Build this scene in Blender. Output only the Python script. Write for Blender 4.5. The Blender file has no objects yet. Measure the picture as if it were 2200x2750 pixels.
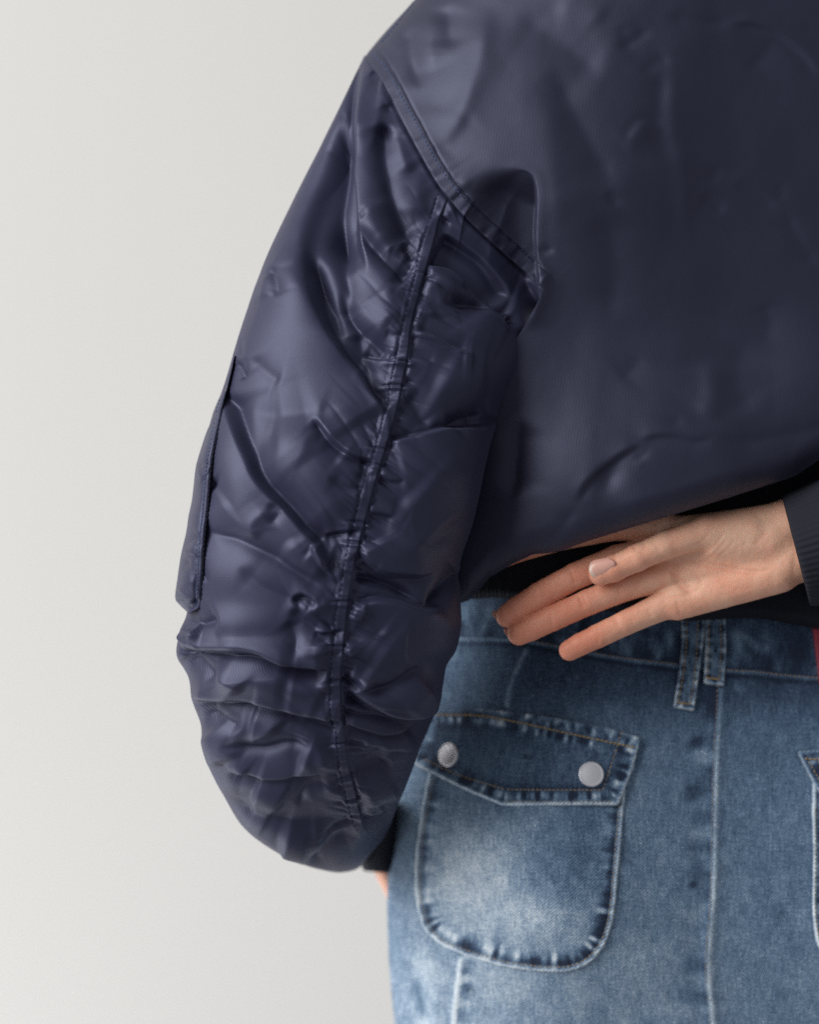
import bpy, bmesh, math, random
import numpy as np
from mathutils import Vector, Matrix

# ------------------------------------------------------------------ camera, world, lights, exposure
scene = bpy.context.scene
CAM_D = 1.30          # metres from the camera to the reference plane (the jacket back)
PXM = 4700.0          # photograph pixels per metre on that plane
CZ = 1.05             # height of the camera
cam_data = bpy.data.cameras.new('camera')
cam = bpy.data.objects.new('camera', cam_data)
scene.collection.objects.link(cam)
scene.camera = cam
cam.location = (0, -CAM_D, CZ)
cam.rotation_euler = (math.radians(90), 0, 0)
cam_data.sensor_fit = 'VERTICAL'
cam_data.sensor_height = 38.0
cam_data.lens = 38.0 * CAM_D / (2750 / PXM)
cam_data.clip_end = 50
cam_data.clip_start = 0.05
cam_data.dof.use_dof = True
cam_data.dof.focus_distance = CAM_D - 0.035
cam_data.dof.aperture_fstop = cam_data.lens / 26.0

world = bpy.data.worlds.new('World')
scene.world = world
world.use_nodes = True
wb = world.node_tree.nodes['Background']
wb.inputs[0].default_value = (0.93, 0.96, 1.0, 1)
wb.inputs[1].default_value = 0.36

def area(name, loc, target, size, size_y, energy, color):
    l = bpy.data.lights.new(name, 'AREA')
    l.shape = 'RECTANGLE'; l.size = size; l.size_y = size_y
    l.energy = energy; l.color = color
    o = bpy.data.objects.new(name, l)
    scene.collection.objects.link(o)
    o.location = loc
    d = Vector(target) - Vector(loc)
    o.rotation_euler = d.to_track_quat('-Z', 'Y').to_euler()
    return o
area('window_light', (-2.1, -1.15, CZ + 1.15), (0.0, 0.10, CZ), 1.8, 2.2, 138, (1.0, 0.985, 0.97))
area('backdrop_fill', (-0.95, 0.42, CZ - 1.0), (0.35, 1.1, CZ - 0.35), 1.0, 1.0, 10.0, (0.97, 0.98, 1.0))  # added fill lamp, no real source: brightens the lower backdrop

area('wall_fill_right', (1.05, 0.50, CZ - 0.1), (-0.2, 1.1, CZ - 0.25), 0.8, 1.2, 7.0, (0.96, 0.98, 1.0))  # added lamp hidden off to the right, evens out the backdrop

vs = scene.view_settings
vs.view_transform = 'Standard'; vs.look = 'None'; vs.exposure = 0; vs.gamma = 1
scene.cycles.use_denoising = False
scene.cycles.max_bounces = 8

# ------------------------------------------------------------------ projecting photograph pixels onto real depths
def P(px, py, d):
    k = (CAM_D + d) / CAM_D / PXM
    return np.stack([(px - 1100) * k, d + 0 * px, (1375 - py) * k + CZ], -1)

CROPS = {'X': (0, 0, 1.0), 'W': (0, 0, .7841), 'B': (400, 800, 1.725), 'C': (400, 1600, 1.9167), 'F': (800, 400, 2.464),
         'G': (1300, 700, 1.9167), 'D': (1200, 1200, 1.725), 'E': (1000, 1600, 1.4375), 'H': (600, 100, 2.6538),
         'I': (450, 1450, 2.0294), 'J': (1000, 0, 1.4375), 'K': (450, 900, 2.6943), 'L': (1900, 1200, 3.08), 'Z': (400, 0, .898)}
def pts(ref, p):
    ox, oy, s = CROPS[ref]
    return np.array([(ox + a / s, oy + b / s) for a, b in p], float)

def smooth_line(p, step=6.0):
    """Catmull-Rom through the points, resampled evenly."""
    p = np.asarray(p, float)
    if len(p) > 2:
        q = np.vstack([2 * p[0] - p[1], p, 2 * p[-1] - p[-2]])
        out = []
        for i in range(1, len(q) - 2):
            t = np.linspace(0, 1, 12, endpoint=False)[:, None]
            a, b, c, d = q[i - 1], q[i], q[i + 1], q[i + 2]
            out.append(.5 * ((2 * b) + (c - a) * t + (2 * a - 5 * b + 4 * c - d) * t ** 2 + (3 * b - a - 3 * c + d) * t ** 3))
        out.append(q[-2][None])
        p = np.vstack(out)
    L = np.r_[0, np.cumsum(np.hypot(*np.diff(p, axis=0).T))]
    n = max(2, int(L[-1] / step) + 1)
    s = np.linspace(0, L[-1], n)
    return np.stack([np.interp(s, L, p[:, k]) for k in range(p.shape[1])], -1)

def interp_path(p, n):
    p = smooth_line(p, 2.0)
    L = np.r_[0, np.cumsum(np.hypot(*np.diff(p[:, :2], axis=0).T))]
    s = np.linspace(0, L[-1], n)
    return np.stack([np.interp(s, L, p[:, k]) for k in range(p.shape[1])], -1)

# ------------------------------------------------------------------ noise
_T = np.random.RandomState(7).rand(256, 256).astype(np.float32)
def vnoise(x, y, seed=0):
    x = x + seed * 17.31; y = y + seed * 9.77
    xi = np.floor(x).astype(int); yi = np.floor(y).astype(int)
    fx = x - xi; fy = y - yi
    fx = fx * fx * fx * (fx * (fx * 6 - 15) + 10); fy = fy * fy * fy * (fy * (fy * 6 - 15) + 10)
    a = _T[xi & 255, yi & 255]; b = _T[(xi + 1) & 255, yi & 255]
    c = _T[xi & 255, (yi + 1) & 255]; d = _T[(xi + 1) & 255, (yi + 1) & 255]
    return (a * (1 - fx) + b * fx) * (1 - fy) + (c * (1 - fx) + d * fx) * fy - .5
def fbm(x, y, seed=0, o=3):
    r = 0; a = 1.0
    for i in range(o):
        r = r + a * vnoise(x * 2 ** i, y * 2 ** i, seed + i * 3); a *= .5
    return r
def blur2(H, sv, su):
    for ax, sg in ((0, sv), (1, su)):
        if sg <= 0: continue
        n = int(sg * 3) + 1
        k = np.exp(-.5 * (np.arange(-n, n + 1) / sg) ** 2); k /= k.sum()
        pad = [(0, 0), (0, 0)]; pad[ax] = (n, n)
        Q = np.pad(H, pad, mode='edge'); R = 0
        for i, w in enumerate(k):
            sl = [slice(None)] * 2; sl[ax] = slice(i, i + H.shape[ax])
            R = R + w * Q[tuple(sl)]
        H = R
    return H
def sstep(a, b, x):
    t = np.clip((x - a) / (b - a), 0, 1)
    return t * t * (3 - 2 * t)

# ------------------------------------------------------------------ strokes: signed distance to a drawn line
def line_dist(line, X, Y):
    """signed distance (positive on the right hand of travel), arclength fraction and arclength for flat arrays."""
    best = np.full(X.shape, 1e18); sd = np.zeros(X.shape); al = np.zeros(X.shape)
    L = np.r_[0, np.cumsum(np.hypot(*np.diff(line, axis=0).T))]
    for i in range(len(line) - 1):
        ax, ay = line[i]; bx, by = line[i + 1]
        dx, dy = bx - ax, by - ay
        ll = dx * dx + dy * dy + 1e-9
        t = np.clip(((X - ax) * dx + (Y - ay) * dy) / ll, 0, 1)
        ex = X - ax - t * dx; ey = Y - ay - t * dy
        d2 = ex * ex + ey * ey
        m = d2 < best
        best = np.where(m, d2, best)
        cr = dx * (Y - ay) - dy * (X - ax)
        sd = np.where(m, np.sqrt(d2) * np.where(cr >= 0, 1, -1), sd)
        al = np.where(m, L[i] + t * np.sqrt(ll), al)
    return sd, al / L[-1], al

class Relief:
    """heights, in photograph pixels, drawn with strokes over a surface"""
    def __init__(self): self.ops = []
    def S(self, ref, p, side, a, wa, b, wb, e=5, t=(.15, .25)):
        if ref == 'I': a, b = a * 1.3, b * 1.45
        self.ops.append(('S', smooth_line(pts(ref, p), 9.0), side, a, wa, b, wb, e, t)); return self
    def G(self, ref, p, a, w, t=(.25, .25)):
        if ref == 'I': a = a * 1.3
        if ref in 'HF' and a < 0: a = a * 1.3
        self.ops.append(('G', smooth_line(pts(ref, p), 9.0), a, w, t)); return self
    def O(self, ref, c, rx, ry, ang, a):
        ox, oy, s = CROPS[ref]
        self.ops.append(('O', (ox + c[0] / s, oy + c[1] / s), rx, ry, ang, a)); return self
    def eval(self, PX, PY, warp=7.0, gain=1.0, wide=1.0, soft=False):
        sh = PX.shape
        X = PX.ravel(); Y = PY.ravel()
        X0, Y0 = X, Y
        X = X0 + warp * 2 * fbm(X0 / 110, Y0 / 110, 3, 2); Y = Y0 + warp * 2 * fbm(X0 / 110, Y0 / 110, 11, 2)
        H = np.zeros(X.shape)
        for op in self.ops:
            if op[0] == 'O':
                _, c, rx, ry, ang, a = op
                ca, sa = math.cos(ang), math.sin(ang)
                u = ((X - c[0]) * ca + (Y - c[1]) * sa) / rx; v = (-(X - c[0]) * sa + (Y - c[1]) * ca) / ry
                H += a * np.exp(-(u * u + v * v)); continue
            line = op[1]
            w = (max(op[4] * 1.8, op[6] * 1.3, 40) if op[0] == 'S' else op[3] * 1.5) * 3.2 + 10
            lo = line.min(0) - w; hi = line.max(0) + w
            m = np.nonzero((X > lo[0]) & (X < hi[0]) & (Y > lo[1]) & (Y < hi[1]))[0]
            if not len(m): continue
            sd, f, _ = line_dist(line, X[m], Y[m])
            tt = op[-1]
            tp = np.ones(len(m))
            if tt[0] > 0: tp = tp * sstep(0, tt[0], f + 1e-3)
            if tt[1] > 0: tp = tp * sstep(0, tt[1], 1 - f + 1e-3)
            wm = .35 + .65 * tp     # folds narrow as they run out
            tp = tp * sstep(w, .55 * w, np.abs(sd))
            if op[0] == 'G':
                _, _, a, w_, _ = op
                if w_ >= 12: a = a * wide
                if soft and w_ < 24: a, w_ = a * .75, w_ * 1.35
                if not soft and a > 0: w_ = w_ * 1.5
                ee = .22 * w_ + 2.0
                if a > 0: ee = .45 * w_ + 3
                H[m] += a * tp * np.exp(-1.15 * (np.sqrt(sd ** 2 + ee ** 2) - ee) / (w_ * wm))
            else:
                _, _, side, a, wa, b, wb, e, _ = op
                ch = line[-1] - line[0]
                nr = np.array([-ch[1], ch[0]])      # right hand normal in image space (y down)
                dv = {'L': (-1, 0), 'R': (1, 0), 'U': (0, -1), 'D': (0, 1)}[side]
                sg = 1 if nr @ np.array(dv) > 0 else -1
                d = sd * sg
                k = .5 + .5 * np.tanh(d / e)
                if wa + wb >= 30: a = a * wide; b = b * wide
                if not soft: wa = max(wa * 1.8, 40); a = a * .66; wb = wb * 1.35; b = b * 1.08
                A = a * np.exp(-(np.abs(d) / wa) ** 1.25); B = b * np.exp(-(np.abs(d) / (wb * wm)) ** 1.1)
                H[m] += tp * (A * k + B * (1 - k))
        return (H * gain).reshape(sh)

# ------------------------------------------------------------------ mesh building
def new_mesh_obj(name, verts, faces, mat, parent=None, uv=None, attrs=None, smooth=True):
    me = bpy.data.meshes.new(name)
    verts = np.ascontiguousarray(verts, np.float32); faces = np.ascontiguousarray(faces, np.int32)
    n = faces.shape[1]
    me.vertices.add(len(verts)); me.vertices.foreach_set('co', verts.ravel())
    me.loops.add(faces.size); me.loops.foreach_set('vertex_index', faces.ravel())
    me.polygons.add(len(faces))
    me.polygons.foreach_set('loop_start', np.arange(0, faces.size, n, dtype=np.int32))
    me.polygons.foreach_set('loop_total', np.full(len(faces), n, np.int32))
    if smooth: me.polygons.foreach_set('use_smooth', np.ones(len(faces), bool))
    if uv is not None:
        l = me.uv_layers.new(name='UVMap')
        l.data.foreach_set('uv', np.ascontiguousarray(uv, np.float32)[faces.ravel()].ravel())
    for k, v in (attrs or {}).items():
        a = me.attributes.new(k, 'FLOAT', 'POINT'); a.data.foreach_set('value', np.ascontiguousarray(v, np.float32))
    me.update(); me.validate()
    me.materials.append(mat)
    o = bpy.data.objects.new(name, me)
    scene.collection.objects.link(o)
    if parent is not None: o.parent = parent
    return o

def grid_faces(nv, nu, wrap=False):
    i = np.arange(nv - 1)[:, None]; j = np.arange(nu if wrap else nu - 1)[None]
    j2 = (j + 1) % nu
    a = i * nu + j; b = i * nu + j2; c = (i + 1) * nu + j2; d = (i + 1) * nu + j
    return np.stack([a, d, c, b], -1).reshape(-1, 4)

def grid_normals(V, toward=(0, -1, 0)):
    du = np.gradient(V, axis=1); dv = np.gradient(V, axis=0)
    n = np.cross(du, dv); n /= np.linalg.norm(n, axis=-1, keepdims=True) + 1e-12
    return n

def proj(V):
    k = (CAM_D + V[..., 1]) / CAM_D / PXM
    return 1100 + V[..., 0] / k, 1375 - (V[..., 2] - CZ) / k

class Surf:
    """lookup of a finished grid surface by photograph pixel"""
    def __init__(self, V, N, sub=1):
        V = V[::sub, ::sub]; N = N[::sub, ::sub]
        self.V = V.reshape(-1, 3); self.N = N.reshape(-1, 3)
        x, y = proj(V); self.x = x.ravel(); self.y = y.ravel()
        front = self.N[:, 1] < -0.05
        self.V = self.V[front]; self.N = self.N[front]; self.x = self.x[front]; self.y = self.y[front]
        self.order = np.argsort(self.y); self.ys = self.y[self.order]
    def at(self, px, py):
        a = np.searchsorted(self.ys, py - 10); b = np.searchsorted(self.ys, py + 10)
        idx = self.order[a:b]
        if len(idx) == 0: idx = np.arange(len(self.x))
        i = idx[np.argmin((self.x[idx] - px) ** 2 + (self.y[idx] - py) ** 2)]
        return self.V[i], self.N[i]

# ------------------------------------------------------------------ materials
def mat_new(name):
    m = bpy.data.materials.new(name); m.use_nodes = True
    nt = m.node_tree; b = nt.nodes['Principled BSDF']
    return m, nt, b
def N_(nt, t, **kw):
    n = nt.nodes.new(t)
    for k, v in kw.items():
        if k.startswith('i_'): n.inputs[k[2:]].default_value = v
        else: setattr(n, k, v)
    return n
def math_(nt, op, a, b=None, clamp=False):
    n = nt.nodes.new('ShaderNodeMath'); n.operation = op; n.use_clamp = clamp
    for i, v in enumerate((a, b)):
        if v is None: continue
        if isinstance(v, (int, float)): n.inputs[i].default_value = v
        else: nt.links.new(v, n.inputs[i])
    return n.outputs[0]
def uv_combo(nt, kx, ky):
    uv = N_(nt, 'ShaderNodeUVMap'); sp = N_(nt, 'ShaderNodeSeparateXYZ')
    nt.links.new(uv.outputs[0], sp.inputs[0])
    return math_(nt, 'ADD', math_(nt, 'MULTIPLY', sp.outputs[0], kx), math_(nt, 'MULTIPLY', sp.outputs[1], ky)), uv
def noise_(nt, vec, scale, detail=3, rough=.5):
    n = N_(nt, 'ShaderNodeTexNoise'); n.inputs['Scale'].default_value = scale; n.inputs['Detail'].default_value = detail
    n.inputs['Roughness'].default_value = rough
    nt.links.new(vec, n.inputs['Vector']); return n.outputs['Fac']

def nylon_material(name, col, rough, twill_period=5.0, twill=.35, ang=.9):
    m, nt, b = mat_new(name)
    L = nt.links
    k = 2 * math.pi / twill_period * 1000
    ph, uv = uv_combo(nt, k * math.sin(ang), k * math.cos(ang))
    wv = math_(nt, 'SINE', ph)
    n1 = noise_(nt, uv.outputs[0], 220, 2)
    n2 = noise_(nt, uv.outputs[0], 4, 4)
    hh = math_(nt, 'ADD', math_(nt, 'MULTIPLY', wv, .5 * twill), math_(nt, 'MULTIPLY', n1, .5))
    bp = N_(nt, 'ShaderNodeBump'); bp.inputs['Strength'].default_value = .5; bp.inputs['Distance'].default_value = .00022
    L.new(hh, bp.inputs['Height']); L.new(bp.outputs[0], b.inputs['Normal'])
    mx = N_(nt, 'ShaderNodeMix', data_type='RGBA'); mx.inputs[6].default_value = (*[c * .8 for c in col], 1)
    mx.inputs[7].default_value = (*[c * 1.25 for c in col], 1)
    L.new(math_(nt, 'ADD', math_(nt, 'MULTIPLY', wv, .25), n2), mx.inputs[0])
    L.new(mx.outputs[2], b.inputs['Base Color'])
    L.new(math_(nt, 'ADD', math_(nt, 'MULTIPLY', n2, .16), rough - .08), b.inputs['Roughness'])
    b.inputs['Specular IOR Level'].default_value = .54
    b.inputs['Specular Tint'].default_value = (.66, .71, 1.0, 1)
    b.inputs['Sheen Weight'].default_value = .06
    b.inputs['Sheen Tint'].default_value = (.6, .65, 1, 1)
    return m
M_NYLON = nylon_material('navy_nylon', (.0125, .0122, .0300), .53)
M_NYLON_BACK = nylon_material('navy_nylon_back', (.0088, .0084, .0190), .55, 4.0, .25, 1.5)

def knit_material():
    m, nt, b = mat_new('dark_rib_knit')
    ph, uv = uv_combo(nt, 2 * math.pi / 11 * 1000, 0)
    wv = math_(nt, 'SINE', ph)
    n1 = noise_(nt, uv.outputs[0], 260, 3)
    bp = N_(nt, 'ShaderNodeBump'); bp.inputs['Strength'].default_value = .5; bp.inputs['Distance'].default_value = .0004
    nt.links.new(math_(nt, 'ADD', wv, n1), bp.inputs['Height']); nt.links.new(bp.outputs[0], b.inputs['Normal'])
    b.inputs['Base Color'].default_value = (.009, .010, .016, 1)
    b.inputs['Roughness'].default_value = .9; b.inputs['Sheen Weight'].default_value = .0
    b.inputs['Specular IOR Level'].default_value = .2
    return m
M_KNIT = knit_material()

def thread_material(name, col):
    m, nt, b = mat_new(name)
    tc = N_(nt, 'ShaderNodeTexCoord')
    n = noise_(nt, tc.outputs['Object'], 900, 2)
    mx = N_(nt, 'ShaderNodeMix', data_type='RGBA')
    mx.inputs[6].default_value = (*[c * .6 for c in col], 1); mx.inputs[7].default_value = (*[min(1, c * 1.4) for c in col], 1)
    nt.links.new(n, mx.inputs[0]); nt.links.new(mx.outputs[2], b.inputs['Base Color'])
    b.inputs['Roughness'].default_value = .85; b.inputs['Specular IOR Level'].default_value = .15
    return m
M_THREAD_NAVY = thread_material('navy_thread', (.012, .016, .042))
M_THREAD_BLUE = thread_material('blue_thread', (.045, .075, .16))
M_GAP_DARK = thread_material('gap_shade_dark', (.006, .006, .012))  # near-black, draws the shaded gap beside the sleeve pocket
M_THREAD_GOLD = thread_material('gold_thread', (.38, .26, .12))
M_THREAD_TAN = thread_material('tan_thread', (.36, .27, .17))

def denim_material():
    m, nt, b = mat_new('washed_denim')
    L = nt.links
    at = N_(nt, 'ShaderNodeAttribute', attribute_name='fade')
    k = 2 * math.pi / 6.5 * 1000
    ph, uv = uv_combo(nt, k * .62, -k * .78)
    wv = math_(nt, 'SINE', ph)
    # slubby yarns: noise stretched along the warp, a little along the weft
    mp = N_(nt, 'ShaderNodeMapping'); mp.inputs['Scale'].default_value = (150, 26, 1); L.new(uv.outputs[0], mp.inputs['Vector'])
    warp_n = noise_(nt, mp.outputs[0], 1, 3, .6)
    mp2 = N_(nt, 'ShaderNodeMapping'); mp2.inputs['Scale'].default_value = (30, 170, 1); L.new(uv.outputs[0], mp2.inputs['Vector'])
    weft_n = noise_(nt, mp2.outputs[0], 1, 2, .6)
    fine = noise_(nt, uv.outputs[0], 190, 3, .7)
    mott = noise_(nt, uv.outputs[0], 26, 5, .65)
    f = math_(nt, 'ADD', at.outputs['Fac'], math_(nt, 'MULTIPLY', math_(nt, 'SUBTRACT', warp_n, .5), .42))
    f = math_(nt, 'ADD', f, math_(nt, 'MULTIPLY', math_(nt, 'SUBTRACT', weft_n, .5), .26))
    f = math_(nt, 'ADD', f, math_(nt, 'MULTIPLY', math_(nt, 'SUBTRACT', fine, .5), .95))
    f = math_(nt, 'ADD', f, math_(nt, 'MULTIPLY', math_(nt, 'SUBTRACT', mott, .5), .24))
    f = math_(nt, 'ADD', f, math_(nt, 'MULTIPLY', wv, .11))
    cr = N_(nt, 'ShaderNodeValToRGB')
    el = cr.color_ramp.elements
    el[0].position = 0; el[0].color = (.010, .018, .040, 1)
    el[1].position = 1; el[1].color = (.60, .66, .70, 1)
    for p_, c_ in ((.2, (.022, .042, .084)), (.42, (.070, .120, .195)), (.62, (.145, .220, .318)), (.82, (.35, .43, .515))):
        e = el.new(p_); e.color = (*c_, 1)
    L.new(f, cr.inputs[0]); L.new(cr.outputs[0], b.inputs['Base Color'])
    bp = N_(nt, 'ShaderNodeBump'); bp.inputs['Strength'].default_value = .7; bp.inputs['Distance'].default_value = .0005
    hh = math_(nt, 'ADD', math_(nt, 'MULTIPLY', wv, .3), math_(nt, 'ADD', fine, math_(nt, 'MULTIPLY', warp_n, .8)))
    L.new(hh, bp.inputs['Height']); L.new(bp.outputs[0], b.inputs['Normal'])
    b.inputs['Roughness'].default_value = .85
    b.inputs['Specular IOR Level'].default_value = .25
    b.inputs['Sheen Weight'].default_value = .08
    return m
M_DENIM = denim_material()

def metal_material():
    m, nt, b = mat_new('brushed_snap_metal')
    tc = N_(nt, 'ShaderNodeTexCoord')
    n = noise_(nt, tc.outputs['Object'], 400, 3)
    b.inputs['Base Color'].default_value = (.66, .66, .70, 1)
    b.inputs['Metallic'].default_value = 1.0
    nt.links.new(math_(nt, 'ADD', math_(nt, 'MULTIPLY', n, .04), .46), b.inputs['Roughness'])
    return m
M_METAL = metal_material()

def skin_material():
    m, nt, b = mat_new('skin')
    L = nt.links
    at = N_(nt, 'ShaderNodeAttribute', attribute_name='red')
    tc = N_(nt, 'ShaderNodeTexCoord')
    n = noise_(nt, tc.outputs['Object'], 60, 4, .6)
    n2 = noise_(nt, tc.outputs['Object'], 900, 3, .6)
    f = math_(nt, 'ADD', at.outputs['Fac'], math_(nt, 'MULTIPLY', math_(nt, 'SUBTRACT', n, .5), .7), True)
    mx = N_(nt, 'ShaderNodeMix', data_type='RGBA')
    mx.inputs[6].default_value = (.72, .445, .315, 1); mx.inputs[7].default_value = (.64, .25, .16, 1)
    L.new(f, mx.inputs[0]); L.new(mx.outputs[2], b.inputs['Base Color'])
    b.inputs['Subsurface Weight'].default_value = .25
    b.inputs['Subsurface Radius'].default_value = (1.0, .35, .18)
    b.inputs['Subsurface Scale'].default_value = .006
    b.inputs['Roughness'].default_value = .52
    b.inputs['Specular IOR Level'].default_value = .4
    bp = N_(nt, 'ShaderNodeBump'); bp.inputs['Strength'].default_value = .35; bp.inputs['Distance'].default_value = .0004
    L.new(n2, bp.inputs['Height']); L.new(bp.outputs[0], b.inputs['Normal'])
    return m
M_SKIN = skin_material()
def nail_material(name, col, rough=.25):
    m, nt, b = mat_new(name)
    tc = N_(nt, 'ShaderNodeTexCoord'); n = noise_(nt, tc.outputs['Object'], 150, 2)
    mx = N_(nt, 'ShaderNodeMix', data_type='RGBA')
    mx.inputs[6].default_value = (*[c * .9 for c in col], 1); mx.inputs[7].default_value = (*[min(1, c * 1.1) for c in col], 1)
    nt.links.new(n, mx.inputs[0]); nt.links.new(mx.outputs[2], b.inputs['Base Color'])
    b.inputs['Roughness'].default_value = rough; b.inputs['Coat Weight'].default_value = .15
    return m
M_NAIL = nail_material('fingernail', (.58, .31, .25), .4)
M_NAIL_TIP = nail_material('fingernail_tip', (.62, .46, .38), .4)

def leather_material():
    m, nt, b = mat_new('red_leather')
    tc = N_(nt, 'ShaderNodeTexCoord'); n = noise_(nt, tc.outputs['Object'], 300, 4)
    mx = N_(nt, 'ShaderNodeMix', data_type='RGBA')
    mx.inputs[6].default_value = (.19, .012, .028, 1); mx.inputs[7].default_value = (.30, .022, .045, 1)
    nt.links.new(n, mx.inputs[0]); nt.links.new(mx.outputs[2], b.inputs['Base Color'])
    b.inputs['Roughness'].default_value = .5
    bp = N_(nt, 'ShaderNodeBump'); bp.inputs['Strength'].default_value = .5; bp.inputs['Distance'].default_value = .0004
    nt.links.new(n, bp.inputs['Height']); nt.links.new(bp.outputs[0], b.inputs['Normal'])
    return m
M_LEATHER = leather_material()

def wall_material():
    m, nt, b = mat_new('cream_backdrop')
    tc = N_(nt, 'ShaderNodeTexCoord'); n = noise_(nt, tc.outputs['Object'], 1.1, 3)
    n2 = noise_(nt, tc.outputs['Object'], 240, 3)
    mx = N_(nt, 'ShaderNodeMix', data_type='RGBA')
    mx.inputs[6].default_value = (.476, .467, .443, 1); mx.inputs[7].default_value = (.474, .470, .460, 1)
    nt.links.new(n, mx.inputs[0]); nt.links.new(mx.outputs[2], b.inputs['Base Color'])
    b.inputs['Roughness'].default_value = .9
    bp = N_(nt, 'ShaderNodeBump'); bp.inputs['Strength'].default_value = .2; bp.inputs['Distance'].default_value = .001
    nt.links.new(n2, bp.inputs['Height']); nt.links.new(bp.outputs[0], b.inputs['Normal'])
    return m

# ------------------------------------------------------------------ the backdrop
def build_wall():
    xs = np.linspace(-4, 4, 120); zs = np.linspace(-2.2, 3.2, 90)
    X, Z = np.meshgrid(xs, zs)
    Y = 1.0 + .012 * fbm(X * 1.3, Z * .5, 4) + .9 * sstep(0, 1, (-.4 - Z) / 1.6) * -1
    V = np.stack([X, Y, Z], -1)
    o = new_mesh_obj('wall', V.reshape(-1, 3), grid_faces(*X.shape), wall_material(),
                     uv=np.stack([X, Z], -1).reshape(-1, 2))
    o['kind'] = 'structure'
    return o
build_wall()

# ------------------------------------------------------------------ the person
person = bpy.data.objects.new('person', None)
scene.collection.objects.link(person)
person.location = (0, 0, 0)
person['label'] = 'person seen from behind in navy bomber jacket and washed jeans, one hand behind the back'
person['category'] = 'person'

# ================= thread stitches
def make_stitches(name, surf, line, mat, parent, dash=9, gap=4, w=2.2, off=1.2, jitter=.5, seed=1):
    """a run of thread stitches as one mesh; lengths in photograph pixels. line: (n,2) array"""
    rnd = random.Random(seed)
    line = smooth_line(line, 1.5)
    L = np.r_[0, np.cumsum(np.hypot(*np.diff(line, axis=0).T))]
    verts = []; faces = []
    s = 0
    while s + dash < L[-1]:
        l = dash * (1 + rnd.uniform(-.15, .15))
        ring = []
        for t, rr, up in ((0, .35, -.6), (.2, 1, .5), (.5, 1.05, .9), (.8, 1, .5), (1, .35, -.6)):
            q = s + l * t
            x = np.interp(q, L, line[:, 0]) + rnd.uniform(-jitter, jitter) * .4; y = np.interp(q, L, line[:, 1]) + rnd.uniform(-jitter, jitter) * .4
            v, n = surf.at(x, y)
            v0 = P(np.array(x), np.array(y), np.array(v[1]))
            ring.append((v0 + n * (off + up * w * .5) / PXM, n, rr))
        base = len(verts)
        for k, (c, n, rr) in enumerate(ring):
            a = ring[min(k + 1, 4)][0] - ring[max(k - 1, 0)][0]
            a = a / (np.linalg.norm(a) + 1e-12)
            sd = np.cross(a, n); sd /= np.linalg.norm(sd) + 1e-12
            n2 = np.cross(sd, a)
            for q in range(5):
                an = q / 5 * 2 * math.pi
                verts.append(c + (sd * math.cos(an) + n2 * math.sin(an)) * w * .5 * rr / PXM)
        for k in range(4):
            for q in range(5):
                a = base + k * 5 + q; b = base + k * 5 + (q + 1) % 5
                faces.append((a, b, b + 5, a + 5))
        s += l + gap * (1 + rnd.uniform(-.2, .2))
    if not verts: return None
    return new_mesh_obj(name, np.array(verts), np.array(faces), mat, parent)

# ================= jacket back
SEAM = np.array([(985, 158), (1026, 222), (1086, 334), (1139, 432), (1176, 494), (1203, 530), (1264, 598), (1348, 675), (1431, 751), (1470, 790)], float)
SEAM_S = smooth_line(SEAM, 3.0)
def body_depth(X, Y):
    """base depth (m) of the jacket back under photograph pixel X, Y"""
    d = -0.015 + 0 * X
    # rounding over the shoulder towards the outline (1240,-150) - (960,172)
    a = np.array((1240., -150.)); b = np.array((960., 172.)); t = (b - a) / np.hypot(*(b - a))
    ds = (X - a[0]) * -t[1] + (Y - a[1]) * t[0]
    ds = -ds
    q = np.clip(1 - ds / 500, 0, .999)
    d = d + .075 * (1 - np.sqrt(1 - q ** 2))
    # the side of the trunk turns away to the left, lower down
    low = sstep(750, 1250, Y)
    d = d + low * .015 * np.clip((1640 - X) / 420, 0, 1) ** 1.8
    # blouson bulge above the hem
    d = d - .016 * np.exp(-((Y - (1290 - .22 * (X - 1500))) / 260) ** 2) * sstep(1250, 1600, X)
    # shoulder blade
    d = d - .012 * np.exp(-((X - 1560) / 260) ** 2 - ((Y - 520) / 380) ** 2)
    d = d + .010 * sstep(1750, 2500, X)
    return d

def hem_y(X):
    xp = [1180, 1260, 1290, 1316, 1374, 1432, 1475, 1510, 1540, 1571, 1722, 1838, 1954, 2060, 2134, 2200, 2350, 2600]
    yp = [1640, 1612, 1580, 1550, 1516, 1489, 1485, 1479, 1468, 1456, 1409, 1374, 1338, 1304, 1280, 1236, 1180, 1120]
    return np.interp(X, xp, yp)

RB = Relief()
RB.G('J', [(150, 90), (150, 200), (190, 340)], -9, 26)
RB.G('J', [(300, 10), (290, 100), (300, 190)], -7, 26)
RB.G('J', [(235, 40), (225, 150), (240, 270)], 8, 20)
RB.G('J', [(445, 20), (410, 230), (350, 420), (270, 590)], 11, 38)
RB.O('J', (250, 392), 60, 32, -.1, -4)
RB.G('J', [(400, 430), (330, 520), (250, 600)], -5, 22)
RB.G('J', [(20, 170), (60, 180)], -4, 8)
RB.G('J', [(60, 200), (110, 120)], 4, 10)
RB.G('J', [(330, 720), (380, 750), (450, 760)], -5, 12)
RB.G('J', [(340, 700), (380, 720)], 5, 10)
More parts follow.
